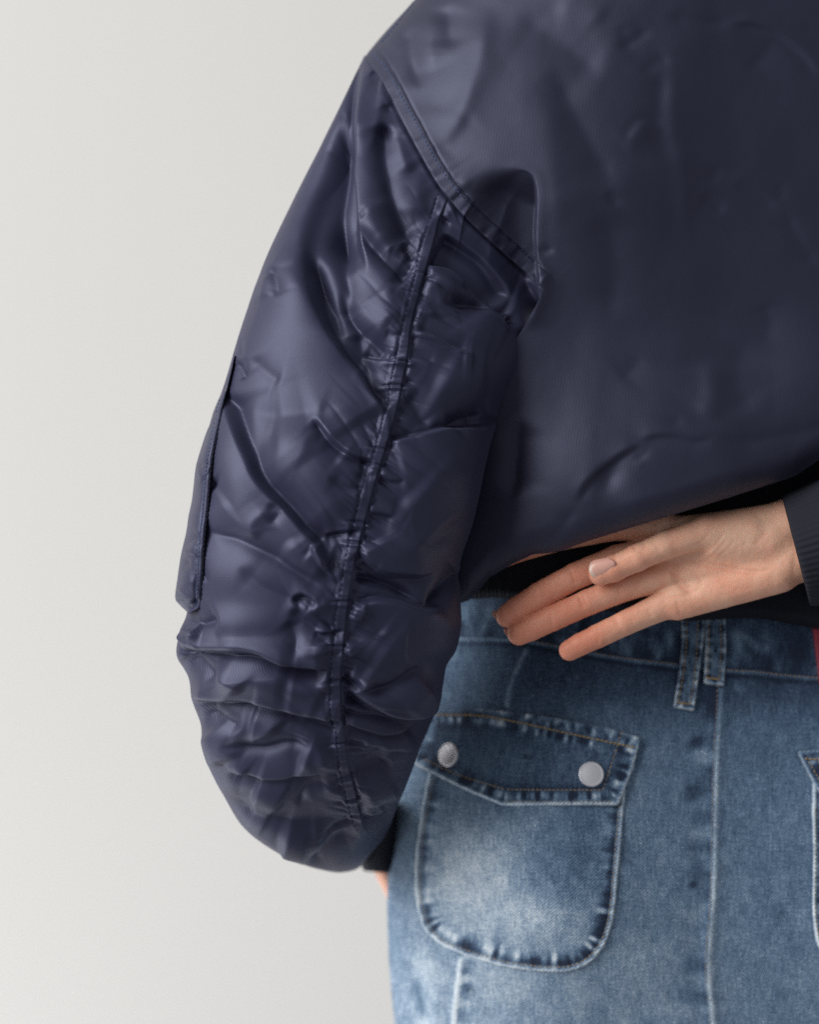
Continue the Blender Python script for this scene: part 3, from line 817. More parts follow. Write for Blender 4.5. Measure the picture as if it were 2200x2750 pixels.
def build_sleeve():
    nv, nf, nb = 1000, 400, 44
    R, sm = rows_interp(nv)
    th = np.linspace(0, math.pi, nf)
    th = th + .12 * np.sin(2 * th)          # a little denser over the middle
    f = (1 - np.cos(th)) / 2
    Lx, Ly, Rx, Ry = (R[:, k:k + 1] for k in range(4))
    c, T = R[:, 4:5], R[:, 5:6]
    X = Lx + (Rx - Lx) * f; Y = Ly + (Ry - Ly) * f
    # the first rows follow the armhole seam
    s0 = interp_path(SEAM, 400)
    chord = SEAM[0] + (SEAM[-1] - SEAM[0]) * 0
    l0, r0 = R[0, :2], R[0, 2:4]
    ch = r0 - l0
    tt = ((s0 - l0) @ ch) / (ch @ ch)
    offx = np.interp(f, tt, s0[:, 0] - (l0[0] + tt * ch[0])); offy = np.interp(f, tt, s0[:, 1] - (l0[1] + tt * ch[1]))
    k0 = sstep(420, 0, sm)[:, None] ** 1.0
    X = X + k0 * offx; Y = Y + k0 * offy
    D = c - T * np.sin(th) ** .92
    kb = sstep(150, 0, sm)[:, None]
    Bd = body_depth(X, Y) + (RB.eval(X[:1], Y[:1], 5.0, soft=True) * 1.6 + arm_fold(X[:1], Y[:1])) * -1 / PXM + .0015
    D = D * (1 - kb) + Bd * kb
    # puffed fullness just below the seam
    V = P(X, Y, D)
    N = grid_normals(V)
    if N[:, nf // 4:3 * nf // 4, 1].mean() > 0: N = -N
    # keep the normals of the edge columns well behaved
    H = RS.eval(X, Y, 5.0, wide=1.65)
    H = blur2(H, 1.3, 1.1)
    H += 9 * vnoise(X / 200, Y / 150, 31) + .5 * vnoise(X / 50, Y / 45, 15)
    x, y = X.ravel(), Y.ravel()
    Dl = smooth_line(DITCH, 8)
    m = np.nonzero((x > 700) & (x < 1420) & (y > 480) & (y < 2260))[0]
    sd, fr, al = line_dist(Dl, x[m], y[m])      # positive = right hand of travel = image left (going down)
    SLl = smooth_line(STITCH, 8)
    s2, f2, a2 = line_dist(SLl, x[m], y[m])
    add = np.zeros(len(m))
    ends = sstep(0, .015, fr) * sstep(1, .97, fr)
    wid = 34.0
    strip = sstep(-1, 4, sd) * sstep(5, -3, s2)
    gath = sstep(60, 260, al)
    # cross puckers on the strip
    add += ends * strip * (1.8 * np.clip(1 - sd / 42, 0, 1) + (5.0 * vnoise(al / 19, sd / 60 + al / 60, 41) + 2.0 * vnoise(al / 8, sd / 50, 42)) * (.6 + .8 * gath))
    add -= ends * 8 * np.where(sd > 0, np.exp(-(sd / 2.6) ** 2), np.exp(-np.clip(-sd, 0, 999) / 11))
    add -= ends * 2.2 * np.exp(-((s2 - 0) / 4) ** 2)
    # gathers running out of the seam on both sides
    left = s2 > 0; dl = np.clip(s2, 0, 1e9)
    rid = lambda a_, b_, sd_: 1.7 * np.sqrt(vnoise(a_, b_, sd_) ** 2 + .0016) - .42
    g1 = rid((al + .75 * dl) / 42, dl / 200, 51) * np.exp(-dl / 58) + .5 * rid((al + .5 * dl) / 17, dl / 150, 52) * np.exp(-dl / 26)
    add += ends * np.where(left, g1 * 17 * (.5 + gath) * sstep(0, 14, dl) * sstep(190, 120, dl), 0)
    dr = np.clip(-sd, 0, 1e9)
    g2 = rid((al - .35 * dr) / 40, dr / 260, 55) * np.exp(-dr / 90) + .5 * rid((al - .2 * dr) / 16, dr / 150, 56) * np.exp(-dr / 28)
    add += ends * np.where(sd < 0, g2 * 20 * (.5 + gath) * sstep(0, 12, dr) * sstep(190, 120, dr), 0)
    # transverse tucks that cut right across the strip
    for a_ in (212, 268, 455, 520, 700, 745, 905, 960, 1120, 1240, 1330, 1500, 1590, 1650, 1700):
        q = (al - a_ - .12 * sd)
        add -= ends * 5 * np.exp(-(q / 3.2) ** 2) * sstep(-14, 0, sd) * sstep(60, 30, sd)
        add += ends * 4 * np.exp(-((q - 8) / 6) ** 2) * sstep(-30, 0, sd) * sstep(80, 30, sd)
    H = H.ravel(); H[m] += add; H = H.reshape(X.shape)
    # little puckers below the armhole seam
    sd0, f0, al0 = line_dist(SEAM_S, x, y)
    d0 = np.abs(sd0).reshape(X.shape); al0 = al0.reshape(X.shape)
    H += 5 * vnoise(al0 / 20, d0 / 100, 61) * np.exp(-d0 / 40) - 9 * np.exp(-(d0 / 7) ** 2)
    H -= 70 * sstep(60, 0, X * 0 + 999) if False else 0
    edge = np.clip(np.sin(th) * 2.2, 0, 1)[None]
    H = H * (.10 + .90 * edge)
    H *= np.linspace(1, .3, 1)[0]
    endk = sstep(0, 60, sm[-1] - sm)[:, None]
    H = H * (.3 + .7 * endk)
    k1 = sstep(220, 40, sm)[:, None, None]
    V2 = (V + N * (H / PXM)[..., None]) * (1 - k1) + P(X, Y, D - H / PXM) * k1
    # back half of the tube
    ph = np.linspace(0, math.pi, nb + 2)[1:-1]
    fb = (1 + np.cos(ph)) / 2
    Xb = Lx + (Rx - Lx) * fb; Yb = Ly + (Ry - Ly) * fb
    offxb = np.interp(fb, tt, s0[:, 0] - (l0[0] + tt * ch[0])); offyb = np.interp(fb, tt, s0[:, 1] - (l0[1] + tt * ch[1]))
    Xb = Xb + k0 * offxb; Yb = Yb + k0 * offyb
    cL = D[:, :1]; cR = D[:, -1:]
    Db = cR * fb + cL * (1 - fb) + T * np.sin(ph)
    Vb = P(Xb, Yb, Db)
    # carry the displacement of the edges round a little way
    dR = (V2 - V)[:, -1:]; dL = (V2 - V)[:, :1]
    wR = np.exp(-np.linspace(0, 6, nb))[None, :, None]; wL = wR[:, ::-1]
    Vb = Vb + dR * wR + dL * wL
    Vall = np.concatenate([V2, Vb], 1)
    tuck = [Vall[:1] + np.array([.006, .009, .001]) , Vall[:1] + np.array([.002, .004, .0004])]
    Vall = np.concatenate(tuck + [Vall], 0); nv += 2; sm = np.r_[-30, -12, sm]
    Xa = np.concatenate([X, Xb], 1); Ya = np.concatenate([Y, Yb], 1)
    # material coordinates follow the tube rather than the picture
    arc = np.concatenate([np.zeros((nv, 1)), np.cumsum(np.linalg.norm(np.diff(Vall, axis=1), axis=-1), 1)], 1) * PXM
    Xa = np.vstack([Xa[:1], Xa[:1], Xa]); Ya = np.vstack([Ya[:1], Ya[:1], Ya])
    uv = np.stack([Xa, -Ya], -1).reshape(-1, 2) / 1000
    o = new_mesh_obj('sleeve', Vall.reshape(-1, 3), grid_faces(nv, Vall.shape[1], True), M_NYLON, jacket, uv)
    Nn = grid_normals(V2)
    if Nn[:, nf // 3:2 * nf // 3, 1].mean() > 0: Nn = -Nn
    return o, Surf(V2, Nn), R
sleeve, SURF_SLEEVE, SROWS = build_sleeve()
make_stitches('stitching', SURF_SLEEVE, STITCH, M_THREAD_NAVY, jacket, 8.5, 5, 2.4, -.2, seed=8)

# ================= sleeve pocket panel on the outer left edge
def build_sleeve_pocket():
    right = pts('K', [(484, 150), (444, 330), (398, 500), (362, 680), (328, 850), (308, 1000), (288, 1250), (266, 1450), (256, 1600), (247, 1800), (243, 1930), (228, 1975), (160, 2012)])
    left = pts('K', [(474, 148), (432, 290), (408, 370), (378, 440), (330, 555), (302, 650), (274, 716), (216, 900), (198, 985), (176, 1180), (150, 1310), (132, 1430), (95, 1590), (70, 1760), (54, 1900), (84, 1950), (140, 2004)])
    nv, nu = 420, 60
    Rr = interp_path(right, nv); Ll = interp_path(left, nv)
    th = np.linspace(0, math.pi / 2, nu)[None]
    f = np.sin(th)
    X = Rr[:, :1] + (Ll[:, :1] - Rr[:, :1]) * f; Y = Rr[:, 1:] + (Ll[:, 1:] - Rr[:, 1:]) * f
    base = np.array([SURF_SLEEVE.at(a, b)[0][1] for a, b in Rr])[:, None]
    k = 60
    base = np.convolve(np.pad(base[:, 0], k, mode='edge'), np.ones(2 * k + 1) / (2 * k + 1), 'valid')[:, None]
    base0 = base
    D = base - .0030 + .040 * (1 - np.cos(th)) ** 1.1 + 0 * X
    V = P(X, Y, D)
    N = grid_normals(V)
    if N[:, :20, 1].mean() > 0: N = -N
    RP = Relief()
    RP.G('K', [(215, 950), (250, 935), (310, 930)], -7, 9)
    RP.G('K', [(205, 1000), (240, 990), (290, 1020)], 5, 9)
    RP.G('K', [(100, 1540), (160, 1490), (240, 1440)], -7, 14)
    RP.G('K', [(110, 1600), (180, 1560), (230, 1500)], 5, 12)
    RP.G('K', [(110, 1700), (150, 1620), (170, 1560)], -6, 16)
    RP.G('K', [(80, 1860), (160, 1800), (220, 1770)], 6, 14)
    RP.S('K', [(55, 1912), (90, 1898), (135, 1925), (170, 1960)], 'U', 8, 14, -10, 12, 3)
    RP.G('K', [(150, 1990), (190, 1950), (210, 1900)], -6, 8)
    RP.G('K', [(330, 560), (350, 620)], -5, 7)
    RP.G('K', [(410, 360), (420, 420)], -4, 7)
    H = RP.eval(X, Y, 3) + 1.6 * fbm(X / 30, Y / 40, 77, 3)
    # hem line along the stitched edge
    dd = np.hypot(X - Rr[:, :1], Y - Rr[:, 1:])
    H += 2.2 * np.exp(-((dd - 5) / 5) ** 2) - 2.2 * np.exp(-((dd - 15) / 3.5) ** 2)
    H *= np.clip(1.4 * np.cos(th), 0, 1)
    V2 = V + N * (H / PXM)[..., None]
    # free edge: turn down to the sleeve on the right; wrap away on the left
    inner = []
    for q in (1, .66, .33):
        inner.append(P(Rr[:, :1] + 2.0 * q + 0 * base, Rr[:, 1:], base0 - .0030 + .0065 * q))
    outer = [P(Ll[:, :1] + dx, Ll[:, 1:], D[:, -1:] + dd_) for dx, dd_ in ((3, .004), (12, .010), (30, .016))]
    V3 = np.concatenate(inner + [V2] + outer, 1)
    n = V3.shape[1]
    jj = np.arange(n)[None] * 2.0
    uv = np.stack([jj + 0 * V3[..., 0], -np.repeat(Rr[:, 1:], n, 1)], -1).reshape(-1, 2) / 1000
    o = new_mesh_obj('sleeve_pocket', V3.reshape(-1, 3), grid_faces(nv, n), M_NYLON, jacket, uv)
    Nn = grid_normals(V2)
    if Nn[:, :20, 1].mean() > 0: Nn = -Nn
    s = Surf(V2, Nn)
    edge = Rr[70:-18].copy(); edge[:, 0] -= 12
    make_stitches('stitching', s, edge, M_THREAD_BLUE, jacket, 7, 4, 2.0, .4, seed=12)
    make_stitches('stitching', s, Rr[3:-5] + np.array([1.0, 0]), M_GAP_DARK, jacket, 12, 1, 3.4, .2, seed=13)  # near-solid dark run: shade of the gap at the pocket edge, drawn in
    return o
build_sleeve_pocket()

# ================= knit parts: waistband, both cuffs, the other sleeve
def build_waistband():
    xs = np.linspace(1150, 2500, 420); vs_ = np.linspace(0, 1, 90)[:, None]
    top = np.full(xs.shape, 1180.) - .1 * (xs - 1150)
    bot = np.interp(xs, [1150, 1235, 1330, 1500, 1840, 1950, 2060, 2200, 2500], [1618, 1608, 1604, 1625, 1668, 1660, 1664, 1690, 1710])
    X = xs[None] + 0 * vs_; Y = top + (bot - top) * vs_
    D = .034 + .055 * np.clip((1420 - X) / 420, 0, 1) ** 1.6 + 0 * Y
    D = D - .004 * np.sin(np.clip(vs_, 0, 1) * math.pi) + .012 * sstep(.95, 1, vs_) ** 2
    V = P(X, Y, D); N = grid_normals(V)
    if N[..., 1].mean() > 0: N = -N
    rib = 1.0 * np.sin(X / 12 * 2 * math.pi / 1.6) * sstep(1, .93, vs_)
    H = rib + 5 * fbm(X / 90, Y / 130, 91, 3)
    V = V + N * (H / PXM)[..., None]
    under = [V[-1:] + np.array([0, .003, .0015]), V[-1:] + np.array([0, .006, .010])]
    V = np.concatenate([V] + under, 0)
    X = np.vstack([X, X[-1:], X[-1:]]); Y = np.vstack([Y, Y[-1:] + 3, Y[-1:] + 9])
    return new_mesh_obj('waistband', V.reshape(-1, 3), grid_faces(*X.shape), M_KNIT, jacket, np.stack([X, -Y], -1).reshape(-1, 2) / 1000)
build_waistband()

def tube(name, centres, mat, parent, n=96, ridges=0, ridge_h=0, thick=None, relief=None):
    """centres: list of (px, py, depth m, half width px, half depth m, tilt vector of the section in px)"""
    C = np.array(centres, float)
    th = np.linspace(0, 2 * math.pi, n, endpoint=False)[None]
    m = len(C) * 10
    t = np.linspace(0, len(C) - 1, m)
    R = np.stack([np.interp(t, np.arange(len(C)), C[:, k]) for k in range(C.shape[1])], -1)
    kern = np.ones(7) / 7
    R = np.stack([np.convolve(np.pad(R[:, k], 3, mode='edge'), kern, 'valid') for k in range(R.shape[1])], -1)
    px, py, d, hx, hy, hd = (R[:, k:k + 1] for k in range(6))
    rr = 1 + (ridge_h * np.cos(th * ridges) if ridges else 0)
    X = px + hx * np.cos(th) * rr; Y = py + hy * np.cos(th) * rr; D = d - hd * np.sin(th) * rr
    V = P(X, Y, D)
    if thick:
        Vi = P(px + (hx * (1 - thick)) * np.cos(th), py + (hy * (1 - thick)) * np.cos(th), d - hd * (1 - thick) * np.sin(th))
        V = np.concatenate([Vi[::-1], V], 0)
    if relief is not None: V = relief(V)
    nv = V.shape[0]
    u = np.repeat(th * 100, nv, 0); v = np.repeat(np.arange(nv)[:, None] * 6.0, n, 1)
    return new_mesh_obj(name, V.reshape(-1, 3), grid_faces(nv, n, True), mat, parent, np.stack([u, v], -1).reshape(-1, 2) / 1000)

# left cuff, partly hidden in the end of the sleeve: section vector (hx, hy) spans from its left to its right outline
def cuff_relief(V):
    return V
tube('cuff', [(1012, 2170, .090, 46, -30, .026), (1018, 2215, .105, 46, -20, .026), (1019, 2255, .118, 48, -8, .026), (1019, 2296, .130, 50, 2, .027),
              (1020, 2322, .136, 50, 5, .027), (1022, 2338, .140, 47, 3, .026), (1023, 2343, .141, 42, 3, .022)],
     M_KNIT, jacket, 120, 34, .018, .12)
# right cuff round the wrist, open towards the left
tube('cuff', [(2138, 1478, .012, -38, -146, .042), (2146, 1478, .008, -38, -150, .046), (2200, 1462, .006, -34, -160, .050),
              (2260, 1440, .002, -30, -170, .052), (2330, 1415, .000, -26, -180, .054)],
     M_KNIT, jacket, 160, 46, .003, .10)

# ================= jeans
XLY = np.array([(1170, 1500), (1160, 1600), (1140, 1800), (1075, 2000), (1046, 2122), (1044, 2226), (1042, 2337), (1040, 2435), (1044, 2574), (1053, 2685), (1062, 2760), (1090, 2950)], float)
def jeans_left(Y): return np.interp(Y, XLY[:, 1], XLY[:, 0])
def jeans_depth(X, Y):
    d = X - jeans_left(Y)
    q = np.clip(1 - d / 520, 0, .9995)
    D = .046 + .085 * (1 - np.sqrt(1 - q ** 2))
    D = D - .020 * np.exp(-((X - 1560) / 330) ** 2 - ((Y - 2330) / 330) ** 2)
    D = D - .014 * np.exp(-((X - 2330) / 300) ** 2 - ((Y - 2330) / 330) ** 2)
    D = D + .010 * sstep(2000, 1650, Y)
    D = D + .010 * sstep(2500, 2950, Y)
    return D

RJ = Relief()
def ridge_line(rel, ref, p, a, w, t=(0.02, 0.02)): rel.G(ref, p, a, w, t)
CENTRE = [(1345, 345), (1340, 470), (1330, 620), (1325, 800), (1322, 1000), (1315, 1200), (1302, 1350), (1300, 1480), (1312, 1600), (1325, 1760)]
RJ.G('E', CENTRE, 7, 7, (.01, 0)); RJ.S('E', [(a - 14, b) for a, b in CENTRE], 'L', -3, 14, 3, 30, 4, (.01, 0))
RJ.G('E', [(608, 190), (560, 290), (530, 370), (522, 435)], 5, 6, (.05, .05))
RJ.G('E', [(345, 1395), (338, 1450), (325, 1560), (318, 1660), (315, 1760)], 6, 6, (.02, 0))
WB = [(200, 158), (345, 168), (480, 170), (620, 182), (740, 205), (860, 228), (1000, 250), (1100, 262), (1190, 272), (1300, 282), (1370, 292), (1480, 298), (1600, 312), (1725, 322), (1900, 335)]
RJ.S('E', WB, 'U', 6, 60, -4, 14, 4, (0, 0))
RJ.G('E', [(380, 1500), (430, 1570), (520, 1640)], -5, 18)
RJ.G('E', [(120, 1400), (170, 1500), (200, 1650)], -9, 18, (.2, 0)); RJ.G('E', [(160, 1380), (240, 1500), (260, 1660)], 6, 14, (.2, 0))
RJ.G('E', [(90, 1100), (110, 1300), (120, 1500)], 5, 18)
RJ.G('E', [(1390, 120), (1440, 220), (1450, 280)], 5, 10); RJ.G('E', [(1380, 110), (1480, 200), (1560, 230)], 4, 10)
RJ.G('E', [(1250, 330), (1300, 420), (1310, 520)], -4, 18)
RJ.G('E', [(640, 260), (800, 300), (1000, 330)], 4, 30)

def rope(line, X, Y, width, period, amp, seed, side=0, off=0):
    """wear marks across a seam: light and dark bars along its length"""
    sd, f, al = line_dist(line, X.ravel(), Y.ravel())
    d = (np.abs(sd) if side == 0 else sd * side) - off
    w = np.exp(-(np.clip(d, 0, 1e9) / width) ** 2) * (d > -2)
    ends = sstep(0, .03, f) * sstep(1, .97, f) if side == 0 else 1
    nn = vnoise(al / period, d / (width * 2.5), seed) * 2 + .7 * vnoise(al / (period * .45), d / width, seed + 5)
    return (amp * nn * w).reshape(X.shape), w.reshape(X.shape)

def base_fade(X, Y):
    F = .46 + 0 * X
    F = F + .06 * fbm(X / 210, Y / 260, 71, 3) + .07 * fbm(X / 60, Y / 90, 72, 3) + .07 * fbm(X / 16, Y / 40, 73, 2)
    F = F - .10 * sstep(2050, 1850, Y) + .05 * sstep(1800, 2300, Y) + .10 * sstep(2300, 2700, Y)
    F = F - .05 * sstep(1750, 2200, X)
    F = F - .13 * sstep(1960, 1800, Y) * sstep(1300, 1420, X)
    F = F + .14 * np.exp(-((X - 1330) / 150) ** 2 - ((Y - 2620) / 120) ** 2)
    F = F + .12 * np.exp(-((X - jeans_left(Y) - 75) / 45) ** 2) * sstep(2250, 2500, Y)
    F = F + .10 * np.exp(-((X - 1240) / 60) ** 2 - ((Y - 1760) / 40) ** 2)  # paler yoke patch: light falling at the upper left, put into the fade
    return F

def line_fade(ref, p, X, Y, a, w, t=.02):
    l = smooth_line(pts(ref, p), 8)
    sd, f, al = line_dist(l, X.ravel(), Y.ravel())
    return (a * np.exp(-(sd / w) ** 2) * sstep(0, t, f + 1e-3) * sstep(0, t, 1 - f + 1e-3)).reshape(X.shape)

def jeans_fade(X, Y):
    F = base_fade(X, Y)
    cl = smooth_line(pts('E', CENTRE), 10)
    F += line_fade('E', CENTRE, X, Y, .32, 8)
    F += line_fade('E', [(a - 16, b) for a, b in CENTRE], X, Y, -.22, 7)
    r, _ = rope(cl, X, Y, 52, 40, .22, 81, 1, 10); F += r
    F += line_fade('E', [(a - 50, b) for a, b in CENTRE[1:]], X, Y, -.07, 34)  # soft shading left of the centre seam, put into the fade value
    F += line_fade('E', [(608, 190), (560, 290), (530, 370), (522, 435)], X, Y, .32, 6)
    F += line_fade('E', [(345, 1395), (338, 1450), (325, 1560), (318, 1660), (315, 1760)], X, Y, .40, 7)
    r, _ = rope(smooth_line(pts('E', [(345, 1395), (338, 1450), (325, 1560), (318, 1660)]), 8), X, Y, 26, 22, .25, 85, -1, 8); F += r
    wl = smooth_line(pts('E', WB), 10)
    F += line_fade('E', WB, X, Y, .26, 5, .0)
    F += line_fade('E', [(a, b + 14) for a, b in WB], X, Y, -.20, 7, .0)
    F += line_fade('E', [(a, b - 12) for a, b in WB], X, Y, -.10, 6, .0)
    sd, f, al = line_dist(wl, X.ravel(), Y.ravel())
    band = sstep(4, 12, -sd) * sstep(120, 60, -sd)
    F += ((.75 * vnoise(al / 30, sd / 90, 87) + .4 * vnoise(al / 13, sd / 40, 88)) * band * .6).reshape(X.shape)
    for p, a, w in (([(1385, 110), (1420, 190), (1440, 270)], .25, 12), ([(1380, 105), (1480, 190), (1570, 220)], .25, 13), ([(1500, 130), (1560, 200)], .15, 16),
                    ([(700, 160), (770, 190), (860, 200)], .25, 14), ([(930, 130), (1000, 220)], .2, 12), ([(1050, 140), (1090, 230)], .2, 14),
                    ([(150, 1390), (240, 1440), (300, 1520)], .10, 28), ([(140, 1450), (180, 1560), (200, 1650)], -.22, 14), ([(350, 1490), (380, 1530)], -.3, 12),
                    ([(1230, 1100), (1250, 1130)], -.3, 14), ([(1240, 540), (1260, 600)], -.25, 22), ([(1225, 720), (1250, 800)], -.2, 18),
                    ([(1320, 350), (1310, 430), (1290, 500)], -.22, 20), ([(1390, 340), (1450, 380)], .2, 14), ([(430, 560), (445, 800), (420, 900)], .08, 30)):
        F += line_fade('E', p, X, Y, a, w, .3)
    return F

def panel_normal_grid(X, Y, dfun):
    V = P(X, Y, dfun(X, Y)); N = grid_normals(V)
    if N[..., 1].mean() > 0: N = -N
    return V, N

def build_jeans():
    ny, nx = 470, 430
    y = np.linspace(1540, 2960, ny)[:, None]
    u = np.linspace(0, 1, nx)[None]
    f = np.where(u < .25, .5 * u * u / .25 * .8, 0); 
    f = u ** 1.35
    XL = jeans_left(y)
    X = XL + (2480 - XL) * f; Y = y + 0 * X
    V, N = panel_normal_grid(X, Y, jeans_depth)
    H = RJ.eval(X, Y, 3.0) + 3.5 * fbm(X / 120, Y / 160, 93, 3) + .8 * fbm(X / 20, Y / 30, 94, 2)
    sd, f_, al = line_dist(smooth_line(pts('E', CENTRE), 10), X.ravel(), Y.ravel())
    H += (3 * vnoise(al / 24, sd / 80, 95) * np.exp(-(np.abs(sd) / 45) ** 2)).reshape(X.shape)
    H = H * np.clip((X - XL) / 60, .15, 1)
    V2 = V + N * (H / PXM)[..., None]
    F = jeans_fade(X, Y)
    # far side, so that the hip has depth
    nb = 30
    fb = np.linspace(0, 1, nb)[1:][None]
    Db = V[:, :1, 1] + .12 * np.sin(fb * math.pi / 2); Xb = XL + 4 + 320 * (1 - np.cos(fb * math.pi / 2)); Yb = y + 0 * Xb
    Vb = P(Xb, Yb, Db)[:, ::-1]
    V3 = np.concatenate([Vb, V2], 1); X3 = np.concatenate([XL - 200 * fb[:, ::-1], X], 1); Y3 = np.concatenate([Yb[:, ::-1], Y], 1)
    F3 = np.concatenate([.45 + 0 * Xb, F], 1)
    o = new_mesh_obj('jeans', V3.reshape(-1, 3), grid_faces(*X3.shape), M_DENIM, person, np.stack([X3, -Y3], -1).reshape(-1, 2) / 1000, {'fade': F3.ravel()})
    Nn = grid_normals(V2)
    if Nn[..., 1].mean() > 0: Nn = -Nn
    return o, Surf(V2, Nn)
jeans, SURF_J = build_jeans()
jeans['label'] = 'faded blue denim jeans with flap pockets and pale seams'

def panel(name, outline, th, mat, parent, hfun=None, ffun=None, n=420, rings=90, base_off=0.0, smooth=True, dfun=jeans_depth, edge=7.0, hard=False):
    """a cloth panel sewn on to a base surface: outline in pixels, th its rise in pixels"""
    ol = outline if hard else smooth_line(outline, 3)
    L = np.r_[0, np.cumsum(np.hypot(*np.diff(ol, axis=0).T))]
    s = np.linspace(0, L[-1], n, endpoint=False)
    O = np.stack([np.interp(s, L, ol[:, 0]), np.interp(s, L, ol[:, 1])], -1)
    C = O.mean(0)
    t = np.linspace(0, 1, rings)[:, None] ** .62
    X = C[0] + (O[:, 0] - C[0]) * t; Y = C[1] + (O[:, 1] - C[1]) * t
    V, N = panel_normal_grid(X, Y, dfun)
    N = np.where(N[..., 1:2] > 0, -N, N)
    closed = np.vstack([O, O[:1]])
    sd, f, al = line_dist(closed[::3] if len(closed) > 200 and not hard else closed[::2], X.ravel(), Y.ravel())
    ed = np.abs(sd).reshape(X.shape); al = al.reshape(X.shape)
    ed[-1] = 0
    H = base_off + th * np.sqrt(np.clip(1 - (1 - np.clip(ed / edge, 0, 1)) ** 2, 0, 1))
    if hfun is not None: H = H + hfun(X, Y, ed, al)
    V2 = V + N * (H / PXM)[..., None]
    sk = V[-1:] + N[-1:] * ((base_off - 3.0) / PXM)
    V3 = np.concatenate([V2, sk], 0); X3 = np.vstack([X, X[-1:]]); Y3 = np.vstack([Y, Y[-1:] + 3])
    at = None
    if ffun is not None:
        F = ffun(X3, Y3, np.vstack([ed, ed[-1:]]), np.vstack([al, al[-1:]])); at = {'fade': F.ravel()}
    o = new_mesh_obj(name, V3.reshape(-1, 3), grid_faces(V3.shape[0], n, True), mat, parent, np.stack([X3, -Y3], -1).reshape(-1, 2) / 1000, at)
    Nn = N
    return o, Surf(V2, Nn)

def poly_round(ref, p, r=6):
    """polygon with softly rounded corners, closed, in pixels"""
    q = pts(ref, p); out = []
    n = len(q)
    for i in range(n):
        a, b, c = q[i - 1], q[i], q[(i + 1) % n]
        d1 = (a - b) / np.hypot(*(a - b)); d2 = (c - b) / np.hypot(*(c - b))
        rr = min(r, .4 * np.hypot(*(a - b)), .4 * np.hypot(*(c - b)))
        for t in np.linspace(0, 1, 6):
            out.append((1 - t) ** 2 * (b + d1 * rr) + 2 * t * (1 - t) * b + t * t * (b + d2 * rr))
    out.append(out[0])
    p = np.array(out)
    L = np.r_[0, np.cumsum(np.hypot(*np.diff(p, axis=0).T))]
    s = np.arange(0, L[-1], 3.0)
    return np.stack([np.interp(s, L, p[:, 0]), np.interp(s, L, p[:, 1])], -1)

POCKET = [(235, 560), (218, 700), (190, 850), (172, 1000), (170, 1120), (180, 1210), (205, 1285), (265, 1345), (330, 1375), (420, 1405), (520, 1432), (620, 1446), (700, 1451),
          (770, 1446), (835, 1418), (890, 1360), (922, 1285), (938, 1200), (952, 1060), (965, 900), (980, 740), (985, 620), (600, 560)]
def pocket_h(X, Y, ed, al):
    h = 3.0 * vnoise(al / 22, ed / 60, 101) * np.exp(-(ed / 40) ** 2) + 3.2 * np.exp(-((ed - 7) / 6) ** 2) - 2.0 * np.exp(-((ed - 17) / 4) ** 2)
    return h + 2.5 * fbm(X / 90, Y / 110, 102, 3)
def pocket_f(X, Y, ed, al):
    F = .51 + .06 * fbm(X / 150, Y / 200, 103, 3) + .08 * fbm(X / 40, Y / 70, 104, 3) + .07 * fbm(X / 12, Y / 34, 105, 2)
    F = F + .30 * np.exp(-((X - 1265) / 130) ** 2 - ((Y - 2350) / 140) ** 2) + .24 * np.exp(-((X - 1430) / 170) ** 2 - ((Y - 2480) / 90) ** 2)
    F = F - .12 * np.exp(-((X - 1560) / 90) ** 2 - ((Y - 2220) / 160) ** 2)
    F = F + .38 * np.exp(-((ed - 5) / 6) ** 2) - .26 * np.exp(-((ed - 23) / 9) ** 2)
    w = np.exp(-((ed - 32) / 20) ** 2)
    low = .45 + .55 * sstep(2330, 2480, Y)
    F = F + w * low * (1.15 * vnoise(al / 15, ed / 60, 106) - .02)
    return F
pocket_ol = smooth_line(pts('E', POCKET + [POCKET[0]]), 3)
pocket, SURF_P = panel('pocket', pocket_ol, 7, M_DENIM, jeans, pocket_h, pocket_f, 520, 120, hard=True)

def inset(ol, d):
    """points moved inwards by d pixels (closed outline)"""
    q = np.asarray(ol); t = np.roll(q, -2, 0) - np.roll(q, 2, 0); t /= np.hypot(*t.T)[:, None] + 1e-9
    n = np.stack([-t[:, 1], t[:, 0]], -1)
    c = q.mean(0)
    if ((c - q) * n).sum() < 0: n = -n
    return q + n * d
def open_part(ref, p, d):
    """inset of an open run of points; the inside is on the side of d's sign (right hand positive)"""
    q = smooth_line(pts(ref, p), 3); t = np.gradient(q, axis=0); t /= np.hypot(*t.T)[:, None]
    return q + np.stack([-t[:, 1], t[:, 0]], -1) * d
run = POCKET[1:21]
make_stitches('stitching', SURF_P, open_part('E', run, -13), M_THREAD_TAN, jeans, 8, 4.5, 2.6, .6, seed=21)

